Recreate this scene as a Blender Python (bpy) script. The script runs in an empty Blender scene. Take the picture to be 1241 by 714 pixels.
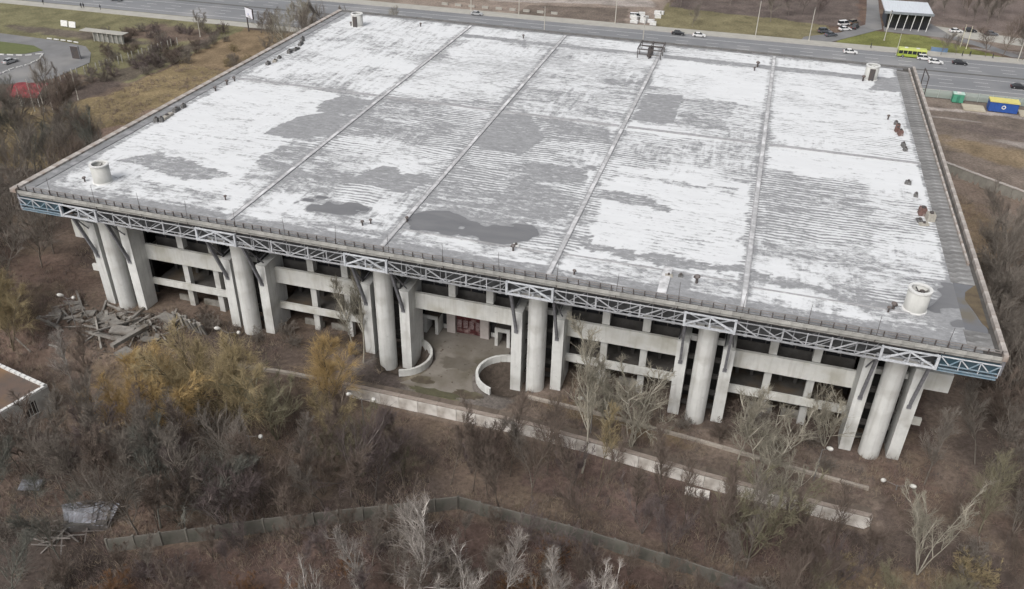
import bpy, math, random
import numpy as np
from math import radians, sin, cos, pi
random.seed(7); rng = np.random.default_rng(7)
sc = bpy.context.scene
COL = sc.collection

# ------------------------------------------------------------------ camera
YAW, PITCH, ROLL = -0.2756, 0.5686, 0.0226
FPX = 1041.63
def cam_axes(y, p, r):
    f = np.array([sin(y)*cos(p), cos(y)*cos(p), -sin(p)])
    rt = np.array([cos(y), -sin(y), 0]); u = np.cross(rt, f)
    c, s = cos(r), sin(r)
    return c*rt+s*u, -s*rt+c*u, f
rt, upv, fw = cam_axes(YAW, PITCH, ROLL)
cd = bpy.data.cameras.new('camera'); cam = bpy.data.objects.new('camera', cd); COL.objects.link(cam)
from mathutils import Matrix, Vector
cam.matrix_world = Matrix(((rt[0], upv[0], -fw[0], 107.55), (rt[1], upv[1], -fw[1], -94.84),
                           (rt[2], upv[2], -fw[2], 81.98), (0, 0, 0, 1)))
cd.sensor_width = 36; cd.lens = 36*FPX/1241.0
cd.clip_start = 0.5; cd.clip_end = 6000
sc.camera = cam
# ------------------------------------------------------------------ sky and sun (thin overcast)
SUN_EL, SUN_AZ = radians(48), radians(200)
w = bpy.data.worlds.new('World'); sc.world = w; w.use_nodes = True
nt = w.node_tree; nt.nodes.clear()
sky = nt.nodes.new('ShaderNodeTexSky'); sky.sky_type = 'NISHITA'; sky.sun_disc = False
sky.sun_elevation = SUN_EL; sky.sun_rotation = SUN_AZ; sky.air_density = 1.0; sky.dust_density = 6.0; sky.ozone_density = 1.0
hs = nt.nodes.new('ShaderNodeHueSaturation'); hs.inputs['Saturation'].default_value = 0.25
bg = nt.nodes.new('ShaderNodeBackground'); bg.inputs['Strength'].default_value = 0.15
wo = nt.nodes.new('ShaderNodeOutputWorld')
nt.links.new(sky.outputs[0], hs.inputs['Color']); nt.links.new(hs.outputs[0], bg.inputs[0]); nt.links.new(bg.outputs[0], wo.inputs[0])
sd = bpy.data.lights.new('sun', 'SUN'); sd.energy = 1.0; sd.angle = radians(35); sd.color = (1, 0.97, 0.93)
so = bpy.data.objects.new('sun', sd); COL.objects.link(so)
dv = Vector((sin(SUN_AZ)*cos(SUN_EL), cos(SUN_AZ)*cos(SUN_EL), sin(SUN_EL)))
so.rotation_euler = dv.to_track_quat('Z', 'Y').to_euler(); so.location = (0, 0, 300)
sc.view_settings.view_transform = 'Standard'; sc.view_settings.look = 'None'
sc.view_settings.exposure = 0.05; sc.view_settings.gamma = 1.0

# ------------------------------------------------------------------ materials
MATS = {}
def mat(name, c1, c2=None, scale=1.0, rough=0.85, bump=0.0, metal=0.0, stretch=(1, 1, 1), detail=6, c3=None, s3=0.12, vary=0.0, spec=0.3):
    if name in MATS: return MATS[name]
    m = bpy.data.materials.new(name); m.use_nodes = True; n = m.node_tree; N = n.nodes; L = n.links
    b = N['Principled BSDF']; b.inputs['Roughness'].default_value = rough; b.inputs['Metallic'].default_value = metal
    b.inputs['Specular IOR Level'].default_value = spec
    if c2 is None: c2 = tuple(x*0.8 for x in c1)
    tc = N.new('ShaderNodeTexCoord'); mp = N.new('ShaderNodeMapping'); mp.inputs['Scale'].default_value = stretch
    L.new(tc.outputs['Object'], mp.inputs[0])
    no = N.new('ShaderNodeTexNoise'); no.inputs['Scale'].default_value = scale; no.inputs['Detail'].default_value = detail; no.inputs['Roughness'].default_value = 0.65
    L.new(mp.outputs[0], no.inputs['Vector'])
    cr = N.new('ShaderNodeValToRGB'); cr.color_ramp.elements[0].position = 0.35; cr.color_ramp.elements[1].position = 0.65
    cr.color_ramp.elements[0].color = (*c2, 1); cr.color_ramp.elements[1].color = (*c1, 1)
    L.new(no.outputs['Fac'], cr.inputs[0]); out = cr.outputs[0]
    if c3 is not None:
        n3 = N.new('ShaderNodeTexNoise'); n3.inputs['Scale'].default_value = s3; n3.inputs['Detail'].default_value = 5
        L.new(tc.outputs['Object'], n3.inputs['Vector'])
        r3 = N.new('ShaderNodeValToRGB'); r3.color_ramp.elements[0].position = 0.5; r3.color_ramp.elements[1].position = 0.68
        L.new(n3.outputs['Fac'], r3.inputs[0])
        mx = N.new('ShaderNodeMix'); mx.data_type = 'RGBA'; L.new(r3.outputs[0], mx.inputs[0]); L.new(out, mx.inputs[6]); mx.inputs[7].default_value = (*c3, 1)
        out = mx.outputs[2]
    if vary:
        oi = N.new('ShaderNodeObjectInfo'); h = N.new('ShaderNodeHueSaturation'); mr = N.new('ShaderNodeMapRange')
        mr.inputs[3].default_value = 1-vary; mr.inputs[4].default_value = 1+vary
        L.new(oi.outputs['Random'], mr.inputs[0]); L.new(mr.outputs[0], h.inputs['Value']); L.new(out, h.inputs['Color']); out = h.outputs[0]
    L.new(out, b.inputs['Base Color'])
    if bump:
        bp = N.new('ShaderNodeBump'); bp.inputs['Strength'].default_value = bump; bp.inputs['Distance'].default_value = 0.1
        L.new(no.outputs['Fac'], bp.inputs['Height']); L.new(bp.outputs[0], b.inputs['Normal'])
    MATS[name] = m; return m

def conc(name, base, dk, streak, joints=0.0):
    m = mat(name, base, tuple(x*.86 for x in base), 0.6, 0.9, 0.12, c3=dk, s3=.3, vary=.05); N = m.node_tree.nodes; L = m.node_tree.links; b = N['Principled BSDF']
    src = b.inputs['Base Color'].links[0].from_socket; tc = N.new('ShaderNodeTexCoord'); mp = N.new('ShaderNodeMapping'); mp.inputs['Scale'].default_value = (1.1, 1.1, .10); L.new(tc.outputs['Object'], mp.inputs[0])
    no = N.new('ShaderNodeTexNoise'); no.inputs['Scale'].default_value = 1.5; no.inputs['Detail'].default_value = 6; L.new(mp.outputs[0], no.inputs['Vector'])
    r = N.new('ShaderNodeValToRGB'); r.color_ramp.elements[0].position = .50; r.color_ramp.elements[1].position = .72; r.color_ramp.elements[1].color = (.42, .42, .42, 1); L.new(no.outputs['Fac'], r.inputs[0])
    mx = N.new('ShaderNodeMix'); mx.data_type = 'RGBA'; L.new(r.outputs[0], mx.inputs[0]); L.new(src, mx.inputs[6]); mx.inputs[7].default_value = (*streak, 1); out = mx.outputs[2]
    n2 = N.new('ShaderNodeTexNoise'); n2.inputs['Scale'].default_value = 1.1; n2.inputs['Detail'].default_value = 8; n2.inputs['Roughness'].default_value = .75; L.new(tc.outputs['Object'], n2.inputs['Vector'])
    r2 = N.new('ShaderNodeValToRGB'); r2.color_ramp.elements[0].position = .62; r2.color_ramp.elements[1].position = .70; r2.color_ramp.elements[1].color = (.6, .6, .6, 1); L.new(n2.outputs['Fac'], r2.inputs[0])
    m2 = N.new('ShaderNodeMix'); m2.data_type = 'RGBA'; L.new(r2.outputs[0], m2.inputs[0]); L.new(out, m2.inputs[6]); m2.inputs[7].default_value = (.24, .225, .20, 1); L.new(m2.outputs[2], b.inputs['Base Color']); return m
CONC = conc('concrete', (0.69, 0.695, 0.675), (0.46, 0.455, 0.43), (0.34, 0.33, 0.305))
CONC_OLD = mat('concrete_old', (0.60, 0.605, 0.585), (0.52, 0.525, 0.505), 0.5, 0.9, 0.15, c3=(0.36, 0.35, 0.32), s3=0.22, stretch=(1, 1, 0.2), vary=0.05)
CONCV = mat('concrete_board', (0.58, 0.58, 0.56), (0.49, 0.49, 0.47), 0.9, 0.9, 0.1, c3=(0.36, 0.35, 0.32), s3=0.3, stretch=(1, 1, 0.12), vary=0.06)
CDARK = mat('dark_concrete', (0.11, 0.105, 0.10), (0.07, 0.066, 0.062), 0.7, 0.95, 0.2, c3=(0.07, 0.065, 0.06), s3=0.3)  # dark concrete; the shade of the under-roof interior is put into its colour
CFLOOR = mat('deck_concrete', (0.115, 0.108, 0.10), (0.07, 0.065, 0.06), 0.5, 0.95, 0.2, c3=(0.12, 0.09, 0.06), s3=0.2)  # deck colour darkened to carry the shade under the roof
STEELW = mat('pale_steel', (0.58, 0.60, 0.63), (0.42, 0.44, 0.47), 1.5, 0.5, vary=0.12)
STEELG = mat('grey_steel', (0.25, 0.25, 0.27), (0.15, 0.15, 0.16), 1.5, 0.6, vary=0.1)
STEELD = mat('dark_steel', (0.06, 0.06, 0.065), (0.10, 0.08, 0.07), 2, 0.6)
STEELB = mat('blue_steel', (0.16, 0.25, 0.32), (0.28, 0.33, 0.37), 1.2, 0.5)
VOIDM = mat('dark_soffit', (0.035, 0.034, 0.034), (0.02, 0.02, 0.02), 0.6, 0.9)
GLASSD = mat('dark_glass', (0.02, 0.022, 0.026), (0.03, 0.03, 0.032), 0.8, 0.15, spec=0.5)
RUSTR = mat('rust_red_door', (0.11, 0.03, 0.03), (0.06, 0.022, 0.022), 3, 0.8, c3=(0.30, 0.22, 0.21), s3=.9)
FASC = mat('cream_fascia', (0.42, 0.415, 0.39), (0.28, 0.275, 0.26), 1.5, 0.8, vary=0.16)
COPE = mat('pale_coping', (0.46, 0.43, 0.40), (0.27, 0.24, 0.22), 0.8, 0.85, c3=(0.24, 0.19, 0.16), s3=0.3, vary=0.1)
BITU = mat('grey_bitumen', (0.24, 0.245, 0.25), (0.17, 0.17, 0.175), 0.6, 0.6, c3=(0.32, 0.32, 0.33), s3=0.5)
ASPH = mat('asphalt', (0.215, 0.22, 0.23), (0.18, 0.185, 0.195), 0.08, 0.8, stretch=(0.1, 1.2, 1), c3=(0.26, 0.26, 0.265), s3=0.05)
ASPH2 = mat('old_asphalt', (0.20, 0.20, 0.205), (0.155, 0.155, 0.155), 0.15, 0.85, c3=(0.24, 0.235, 0.23), s3=0.07)
PAVE = mat('pavement', (0.40, 0.385, 0.35), (0.33, 0.32, 0.29), 0.3, 0.9)
WHITEP = mat('white_paint', (0.72, 0.72, 0.70), (0.55, 0.55, 0.54), 1.5, 0.6)
BRICK_DK = mat('rubble_grey', (0.27, 0.255, 0.235), (0.16, 0.15, 0.135), 1.2, 0.95, 0.3, c3=(0.14, 0.12, 0.10), s3=0.6, vary=0.25)

# ------------------------------------------------------------------ mesh building
class MB:
    def __init__(s): s.v = []; s.f = []; s.mi = []
    def add(s, vs, fs, mi=0):
        o = len(s.v); s.v.extend(map(tuple, vs)); s.f.extend([tuple(i+o for i in f) for f in fs]); s.mi.extend([mi]*len(fs)); return s
    def box(s, x0, x1, y0, y1, z0, z1, mi=0):
        return s.add([(x0,y0,z0),(x1,y0,z0),(x1,y1,z0),(x0,y1,z0),(x0,y0,z1),(x1,y0,z1),(x1,y1,z1),(x0,y1,z1)],
              [(0,3,2,1),(4,5,6,7),(0,1,5,4),(1,2,6,5),(2,3,7,6),(3,0,4,7)], mi)
    def bar(s, p, q, w=0.1, h=None, r2=None, mi=0):
        p = np.array(p, float); q = np.array(q, float); h = w if h is None else h
        d = q-p; d /= max(np.linalg.norm(d), 1e-6)
        u = np.cross(d, (0, 0, 1)); 
        if np.linalg.norm(u) < 1e-3: u = np.array([1., 0, 0])
        u /= np.linalg.norm(u); t = np.cross(u, d); k = 1 if r2 is None else r2
        vs = [p-u*w/2-t*h/2, p+u*w/2-t*h/2, p+u*w/2+t*h/2, p-u*w/2+t*h/2]+[q+k*(-u*w/2-t*h/2), q+k*(u*w/2-t*h/2), q+k*(u*w/2+t*h/2), q+k*(-u*w/2+t*h/2)]
        return s.add(vs, [(0,3,2,1),(4,5,6,7),(0,1,5,4),(1,2,6,5),(2,3,7,6),(3,0,4,7)], mi)
    def tube(s, p, q, r0, r1=None, n=8, caps=True, mi=0):
        r1 = r0 if r1 is None else r1
        p = np.array(p, float); q = np.array(q, float); d = q-p; d /= max(np.linalg.norm(d), 1e-6)
        u = np.cross(d, (0.3, 0.1, 1)); 
        if np.linalg.norm(u) < 1e-3: u = np.cross(d, (1, 0, 0))
        u /= np.linalg.norm(u); t = np.cross(u, d)
        a = [2*pi*i/n for i in range(n)]
        vs = [p+r0*(cos(x)*u+sin(x)*t) for x in a]+[q+r1*(cos(x)*u+sin(x)*t) for x in a]
        fs = [(i, (i+1) % n, n+(i+1) % n, n+i) for i in range(n)]
        if caps: fs += [tuple(range(n))[::-1], tuple(range(n, 2*n))]
        return s.add(vs, [f[::-1] for f in fs], mi)
    def lathe(s, prof, n=24, c=(0, 0), mi=0):
        vs = []; fs = []
        for r, z in prof: vs += [(c[0]+r*cos(2*pi*i/n), c[1]+r*sin(2*pi*i/n), z) for i in range(n)]
        for k in range(len(prof)-1):
            for i in range(n): j = (i+1) % n; fs.append((k*n+i, k*n+j, (k+1)*n+j, (k+1)*n+i))
        return s.add(vs, fs, mi)
    def prism(s, poly, z0, z1, mi=0):
        n = len(poly); vs = [(x, y, z0) for x, y in poly]+[(x, y, z1) for x, y in poly]
        fs = [tuple(range(n))[::-1], tuple(range(n, 2*n))]+[(i, (i+1) % n, n+(i+1) % n, n+i) for i in range(n)]
        return s.add(vs, fs, mi)
    def mesh(s, name, mats, smooth=False):
        me = bpy.data.meshes.new(name); me.from_pydata(s.v, [], s.f)
        for m in (mats if isinstance(mats, (list, tuple)) else [mats]): me.materials.append(m)
        if any(s.mi): me.polygons.foreach_set('material_index', s.mi)
        if smooth: me.polygons.foreach_set('use_smooth', [True]*len(s.f))
        me.update(); return me
    def obj(s, name, mats, parent=None, smooth=False, kind=None):
        return link(name, s.mesh(name, mats, smooth), parent, kind)
def link(name, me, parent=None, kind=None):
    o = bpy.data.objects.new(name, me); COL.objects.link(o)
    if parent is not None: o.parent = parent
    if kind: o['kind'] = kind
    return o
def tag(o, label, cat, group=None):
    o['label'] = label; o['category'] = cat
    if group: o['group'] = group
    if 'kind' not in o: o['kind'] = 'thing'
    return o
def thing(name, label, cat, loc=(0, 0, 0), rz=0, group=None):
    o = bpy.data.objects.new(name, None); COL.objects.link(o); o.empty_display_size = 0.5
    o.location = loc; o.rotation_euler = (0, 0, rz); return tag(o, label, cat, group)
def dup(root, loc, rz=0, label=None, group=None, scale=None):
    r = root.copy(); COL.objects.link(r); r.location = loc; r.rotation_euler = (0, 0, rz)
    if scale: r.scale = scale if isinstance(scale, tuple) else (scale,)*3
    if label: r['label'] = label
    if group: r['group'] = group
    for ch in list(root.children):
        c = ch.copy(); COL.objects.link(c); c.parent = r
        for g in list(ch.children):
            d = g.copy(); COL.objects.link(d); d.parent = c
    return r

# ------------------------------------------------------------------ noise helper (numpy value noise)
def vnoise(x, y, seed=0):
    xi = np.floor(x).astype(np.int64); yi = np.floor(y).astype(np.int64); xf = x-xi; yf = y-yi
    xf = xf*xf*(3-2*xf); yf = yf*yf*(3-2*yf)
    def h(a, b):
        n = (a*374761393+b*668265263+seed*974634777) & 0x7fffffff
        n = ((n ^ (n >> 13))*1274126177) & 0x7fffffff
        return ((n ^ (n >> 16)) & 0xffff)/65535.0
    return (h(xi, yi)*(1-xf)+h(xi+1, yi)*xf)*(1-yf)+(h(xi, yi+1)*(1-xf)+h(xi+1, yi+1)*xf)*yf
def fbm(x, y, seed=0, o=4):
    t = 0; a = 0.5
    for i in range(o): t = t+a*vnoise(x*2**i+17.3*i, y*2**i-9.1*i, seed+i); a *= 0.5
    return t/(1-0.5**o)
def smooth(t, a, b): t = np.clip((t-a)/(b-a), 0, 1); return t*t*(3-2*t)
def in_poly(X, Y, poly):
    r = np.zeros(X.shape, bool); n = len(poly)
    for i in range(n):
        x0, y0 = poly[i]; x1, y1 = poly[(i+1) % n]
        c = ((y0 > Y) != (y1 > Y)) & (X < (x1-x0)*(Y-y0)/((y1-y0) if y1 != y0 else 1e-9)+x0); r ^= c
    return r

# ------------------------------------------------------------------ terrain
WALL = [(55.6, -3.8), (70, -3.85), (84.7, -4.0), (97, -5.1), (110.6, -6.7), (131.2, -7.8)]
def wall_y(x): return np.interp(x, [p[0] for p in WALL], [p[1] for p in WALL])
PITS = [(61.6, 5.3, 4.5), (78.6, 5.3, 4.5)]
def height(x, y):
    x = np.asarray(x, float); y = np.asarray(y, float)
    yw = wall_y(x)
    inw = (x > 55.6) & (x < 131.2)
    sharp = np.where(y < yw+0.75, -2.2+0.25*smooth(y, yw-5, yw-.3), 0.0)
    soft = -2.2*(1-smooth(y, -13.0, -3.5))
    k = smooth(x, 52, 55.5)*(1-smooth(x, 131, 136)); h = np.where(inw, sharp, soft)
    # raised field right of the building, held by a retaining wall
    d = (x-154.8)*0.62+(y-109.8)*0.785
    up = smooth(x, 149, 152)*np.where(d > 0.3, 2.2, 0)*(1-smooth(y, 128, 158))
    h = h+up
    for cx, cy, r in PITS:
        h = np.where((np.hypot(x-cx, y-cy) < r-0.6) & (y < 12), -1.6, h)
    rel = (fbm(x/9, y/9, 5)-0.5)*0.7
    damp = np.where((x > -6) & (x < 150) & (y > -9) & (y < 125), 0.12, 1)*np.where((y > 155) & (y < 216), 0.0, 1)*np.where((x < -74) & (y > 85), 0.05, 1)
    return h+rel*damp*(1-0.95*(y > 212)*(x > 115))
def terrain():
    def axis(a, b, step, far):
        c = list(np.arange(a, b+step, step)); s = step; v = c[-1]
        while v < far: s *= 1.35; v += s; c.append(v)
        s = step; v = c[0]; pre = []
        while v > -far: s *= 1.35; v -= s; pre.append(v)
        return np.array(pre[::-1]+c)
    X, Y = np.meshgrid(axis(-175, 200, 0.8, 3000), axis(-70, 262, 0.8, 3000))
    Z = height(X, Y); ny, nx = X.shape
    co = np.stack([X, Y, Z], -1).reshape(-1, 3)
    i = np.arange(ny*nx).reshape(ny, nx)
    q = np.stack([i[:-1, :-1], i[:-1, 1:], i[1:, 1:], i[1:, :-1]], -1).reshape(-1, 4)
    me = bpy.data.meshes.new('ground'); me.vertices.add(len(co)); me.vertices.foreach_set('co', co.ravel())
    me.loops.add(q.size); me.loops.foreach_set('vertex_index', q.ravel().astype(np.int32))
    me.polygons.add(len(q)); me.polygons.foreach_set('loop_start', np.arange(0, q.size, 4, dtype=np.int32)); me.polygons.foreach_set('loop_total', np.full(len(q), 4, np.int32))
    me.update()
    # soil, litter and grass colours
    n1 = fbm(X/14, Y/14, 1)[..., None]; n2 = fbm(X/3.5, Y/3.5, 2)[..., None]; n3 = fbm(X/35, Y/35, 3)[..., None]
    litter = np.array([0.125, 0.100, 0.080]); dark = np.array([0.070, 0.060, 0.054]); red = np.array([0.128, 0.088, 0.072])
    straw = np.array([0.21, 0.165, 0.095]); grass = np.array([0.15, 0.148, 0.085]); dry = np.array([0.175, 0.155, 0.095]); mud = np.array([0.15, 0.13, 0.11]); grey = np.array([0.25, 0.235, 0.215])
    def mixc(c, d, t): return c*(1-t)+d*t
    C = np.broadcast_to(litter, X.shape+(3,)).copy()
    C = mixc(C, dark, smooth(n1, 0.45, 0.65)*0.7); C = mixc(C, red, smooth(n3, 0.5, 0.65)*0.5); n4_ = fbm(X/6, Y/5, 51)[..., None]; C = mixc(C, np.array([.165, .135, .10]), smooth(n4_, 0.54, 0.66)*0.5)
    def blob(C, cx, cy, rx, ry, col, k=1.0, ang=0):
        a = radians(ang); dx = X-cx; dy = Y-cy; u = (dx*cos(a)+dy*sin(a))/rx; v = (-dx*sin(a)+dy*cos(a))/ry
        r = np.sqrt(u*u+v*v)+(n2[..., 0]-0.5)*0.9
        return mixc(C, np.array(col), (k*(1-smooth(r, 0.75, 1.1)))[..., None])
    def area(C, poly, col, k=1.0): return mixc(C, np.array(col), (k*in_poly(X+(n2[..., 0]-.5)*3, Y+(n1[..., 0]-.5)*4, poly))[..., None])
    C = area(C, [(-300, 120), (-60, 100), (-60, 260), (-300, 260)], grass*1.0)
    C = blob(C, -78, 146, 18, 10, litter*1.1); C = blob(C, -105, 135, 30, 4, dark*1.6, 0.8)
    C = area(C, [(-90, 60), (-60, 90), (-56, 158), (-45, 160), (-30, 118), (-2, 112), (-3, 60), (-60, 40)], mixc(straw, grass, 0.25)*1.0)
    C = blob(C, -66, 112, 5, 42, dark*1.3, 0.8, -3); C = blob(C, -30, 92, 16, 5, (0.26, 0.20, 0.165), 0.8, 40); C = blob(C, -40, 70, 12, 4, (0.24, 0.18, 0.15), 0.8, 40)
    C = area(C, [(-60, 120), (-10, 116), (-10, 160), (-60, 160)], mixc(straw, litter, 0.4))
    # behind the avenue
    C = area(C, [(-400, 208), (72, 208), (68, 300), (-400, 300)], mud*1.5)
    C = area(C, [(20, 211), (60, 211), (58, 232), (22, 224)], mud*0.95); C = area(C, [(5, 225), (66, 238), (64, 252), (0, 240)], grey*1.2)
    C = area(C, [(70, 211), (130, 211), (128, 245), (70, 245)], mixc(grass, dry, 0.45)*1.0); C = area(C, [(72, 240), (140, 234), (145, 500), (60, 500)], dark*1.7)
    C = area(C, [(163, 228), (260, 225), (260, 500), (150, 500)], dark*2.0)
    C = area(C, [(163, 226), (250, 220), (250, 244), (162, 250)], mud*1.2); C = area(C, [(172, 222), (200, 214), (260, 216), (260, 228)], grey*0.9)
    C = area(C, [(131, 212.5), (184, 214), (171, 224), (160, 232), (142, 234)], grass*np.array([1.0, 1.12, .7]))
    # field at the right
    C = area(C, [(140, 112), (260, 60), (260, 168), (140, 168)], mud*1.05); C = blob(C, 172, 137, 16, 5, dark*1.9, 0.8, -12)
    C = blob(C, 166, 121, 18, 6, mixc(straw, mud, 0.3), 0.9, -25); C = blob(C, 176, 128, 10, 2.5, grey*1.1, 0.9, -15); C = area(C, [(150, 157), (215, 158), (215, 154.5), (150, 155)], grey*1.25)
    C = blob(C, 158, 147, 10, 1.2, grey*1.2, 0.8, -5)
    C = area(C, [(140, 0), (260, -40), (260, 62), (155, 108), (140, 112)], mixc(litter, mud, 0.35)*1.15); C = blob(C, 156, 80, 10, 18, mixc(straw, litter, 0.45), 0.8, 15); C = blob(C, 150, 40, 12, 16, dark*1.3, 0.7)
    C = blob(C, 163, 62, 7, 12, mud*1.1, .6)
    # terrace and lower wood
    C = area(C, [(50, -4), (133, -8), (131, 3), (84, 6), (50, 5)], mixc(litter, mud, 0.55)*1.1); C = blob(C, 97, 0.5, 14, 2.2, straw*0.8, 0.6, -8)
    C = area(C, [(56, -4), (80, -4), (80, 17), (56, 17)], grey*0.62); C = blob(C, 60, 0, 5, 3.5, dark*1.1, .9); C = blob(C, 70, -2.5, 5, 1.0, (0.10, 0.11, 0.03), .8); C = blob(C, 66, 1, 3.4, 2.2, (0.20, 0.185, 0.14), .8); C = blob(C, 69.5, 6, 3.5, 2.2, (0.13, 0.11, 0.095), .7)
    C = area(C, [(-10, 10), (150, 10), (150, 112), (-10, 112)], dark*0.9) if False else C
    C = area(C, [(86, -14), (112, -19), (130, -16), (128, -9), (90, -5)], np.array([0.125, 0.095, 0.082])); C = area(C, [(125, -45), (150, -45), (145, -10), (125, -14)], mixc(straw, litter, 0.6))
    C = area(C, [(42, -60), (100, -60), (110, -23), (80, -22), (45, -39)], mixc(red, dark, 0.45))
    C = blob(C, 30, -10, 16, 6, mixc(straw, litter, 0.5), 0.7)
    for cx, cy, r in PITS: C = np.where((np.hypot(X-cx, Y-cy) < r)[..., None], np.array([0.07, 0.06, 0.05]), C)  # pit floors painted dark, their shade put into the ground colour
    C = blob(C, 32, -42, 12, 9, dark*.95, .8); C = blob(C, 151, 10, 8, 9, dark*1.1, .6); C = C*(0.55+0.8*n2)*np.array([1.12, 1.06, 1.06])  # first blob paints the lower-left gloom into the ground colour
    ca = me.color_attributes.new('soil', 'FLOAT_COLOR', 'POINT')
    ca.data.foreach_set('color', np.concatenate([C, np.ones(C.shape[:2]+(1,))], -1).reshape(-1).astype(np.float32))
    m = bpy.data.materials.new('ground'); m.use_nodes = True; N = m.node_tree.nodes; L = m.node_tree.links; b = N['Principled BSDF']
    b.inputs['Roughness'].default_value = 0.95; b.inputs['Specular IOR Level'].default_value = 0.15
    at = N.new('ShaderNodeAttribute'); at.attribute_name = 'soil'; tc = N.new('ShaderNodeTexCoord')
    no = N.new('ShaderNodeTexNoise'); no.inputs['Scale'].default_value = 1.4; no.inputs['Detail'].default_value = 8; no.inputs['Roughness'].default_value = 0.8
    L.new(tc.outputs['Object'], no.inputs['Vector'])
    mr = N.new('ShaderNodeMapRange'); mr.inputs[1].default_value = 0.3; mr.inputs[2].default_value = 0.7; mr.inputs[3].default_value = 0.5; mr.inputs[4].default_value = 1.55
    L.new(no.outputs['Fac'], mr.inputs[0]); h = N.new('ShaderNodeHueSaturation'); L.new(at.outputs['Color'], h.inputs['Color']); L.new(mr.outputs[0], h.inputs['Value'])
    L.new(h.outputs[0], b.inputs['Base Color']); bp = N.new('ShaderNodeBump'); bp.inputs['Strength'].default_value = 0.6; bp.inputs['Distance'].default_value = 0.25
    L.new(no.outputs['Fac'], bp.inputs['Height']); L.new(bp.outputs[0], b.inputs['Normal']); me.materials.append(m)
    return link('ground', me, kind='structure')
terrain()
def gh(x, y): return float(height(np.array([x]), np.array([y]))[0])

# ------------------------------------------------------------------ roads
def sheet(name, poly, z, m, kind='structure'):
    mb = MB(); mb.prism(poly, z-0.12, z); return mb.obj(name, m, kind=kind)
RS = 0.028
def ry(x, y): return y+RS*x
def strip(name, x0, x1, ya, yb, z, m, th=0.12):
    mb = MB(); mb.prism([(x0, ry(x0, ya)), (x1, ry(x1, ya)), (x1, ry(x1, yb)), (x0, ry(x0, yb))], z-th, z); return mb.obj(name, m, kind='structure')
strip('avenue', -900, 900, 168.4, 203.2, 0.06, ASPH)
strip('pavement', -900, 900, 203.2, 209.0, 0.18, PAVE, 0.3)
strip('pavement', -900, -8, 162.9, 167.6, 0.16, PAVE, 0.3)
strip('pavement', -8, 900, 164.8, 168.4, 0.16, PAVE, 0.3)
strip('kerb', -900, 900, 203.0, 203.25, 0.21, mat('kerb', (0.38, 0.37, 0.35)), 0.3)
strip('median_strip', -900, 900, 186.4, 187.4, 0.16, mat('median', (0.13, 0.13, 0.125)), 0.2)
mk = MB()
for yy in (172.0, 175.6, 179.2, 182.8, 191.0, 194.6, 198.6):
    solid = yy in (172.0, 182.8, 198.6)
    x = -300
    while x < 400:
        ln = 18 if solid else 4
        mk.prism([(x, ry(x, yy)), (x+ln, ry(x+ln, yy)), (x+ln, ry(x+ln, yy+.16)), (x, ry(x, yy+.16))], 0.055, 0.066); x += ln if solid else 10
mk.obj('road_markings', WHITEP, kind='structure')
sheet('side_road', [(120, 211.5), (129, 211.8), (147.5, 236), (148, 262), (149.5, 300), (145.5, 300), (143.5, 262), (142, 240), (133, 226), (121, 216)], 0.14, ASPH2)
sheet('side_road', [(148, 233.5), (168, 232), (176, 226), (186, 215.5), (190, 216), (181, 228), (170, 236), (165, 250), (148, 240)], 0.135, ASPH2)
sheet('forecourt', [(165, 236), (205, 228), (212, 236), (166, 247)], 0.13, PAVE)
# loop road at far left
sheet('loop_road', [(-200, 122), (-170, 126), (-129, 127.5), (-107, 127), (-95, 125), (-89, 120), (-83, 112), (-83, 97), (-86, 91), (-94, 88), (-200, 80)], 0.12, ASPH2)
sheet('grass_island', [(-200, 112), (-135, 119), (-122, 120), (-110, 120), (-104, 117), (-106.5, 112.5), (-113, 110), (-200, 103)], 0.2, mat('island_grass', (0.13, 0.145, 0.06), (0.10, 0.115, 0.05), 0.8))
ks = MB().box(-0.9, 0.9, -0.16, 0.16, 0, 0.28).mesh('kerb_stone', WHITEP)
def kerb_line(pts, n, label, group):
    pts = np.array(pts, float); seg = np.r_[0, np.cumsum(np.hypot(*np.diff(pts, axis=0).T))]
    for i in range(n):
        t = seg[-1]*(i+0.5)/n; x = np.interp(t, seg, pts[:, 0]); y = np.interp(t, seg, pts[:, 1]); x2 = np.interp(t+.5, seg, pts[:, 0]); y2 = np.interp(t+.5, seg, pts[:, 1])
        o = link('kerb_stone', ks); o.location = (x, y, 0.13); o.rotation_euler = (0, 0, math.atan2(y2-y, x2-x)); tag(o, label, 'kerb stone', group)
kerb_line([(-122, 107.5), (-112, 109.4), (-105, 111), (-101.5, 114.5)], 8, 'white painted kerb stone along the grass island', 'white kerb stones round the grass island')
kerb_line([(-101.5, 114.5), (-98.6, 109), (-98, 104), (-99.5, 99), (-99, 93)], 9, 'white painted kerb stone along the grey parking lot edge', 'white kerb stones along the lot')
kerb_line([(-112, 127.6), (-104, 127.6), (-99, 127)], 5, 'white painted kerb stone on the far side of the loop road', 'white kerb stones on the far side')

# ------------------------------------------------------------------ the arena building
W, D, ZR = 141.4, 114.0, 22.28
B = thing('arena_building', 'vast abandoned concrete sports hall with a flat snow-dusted roof on round piers', 'building')
CX = [11.3+24.0*i for i in range(6)]

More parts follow.
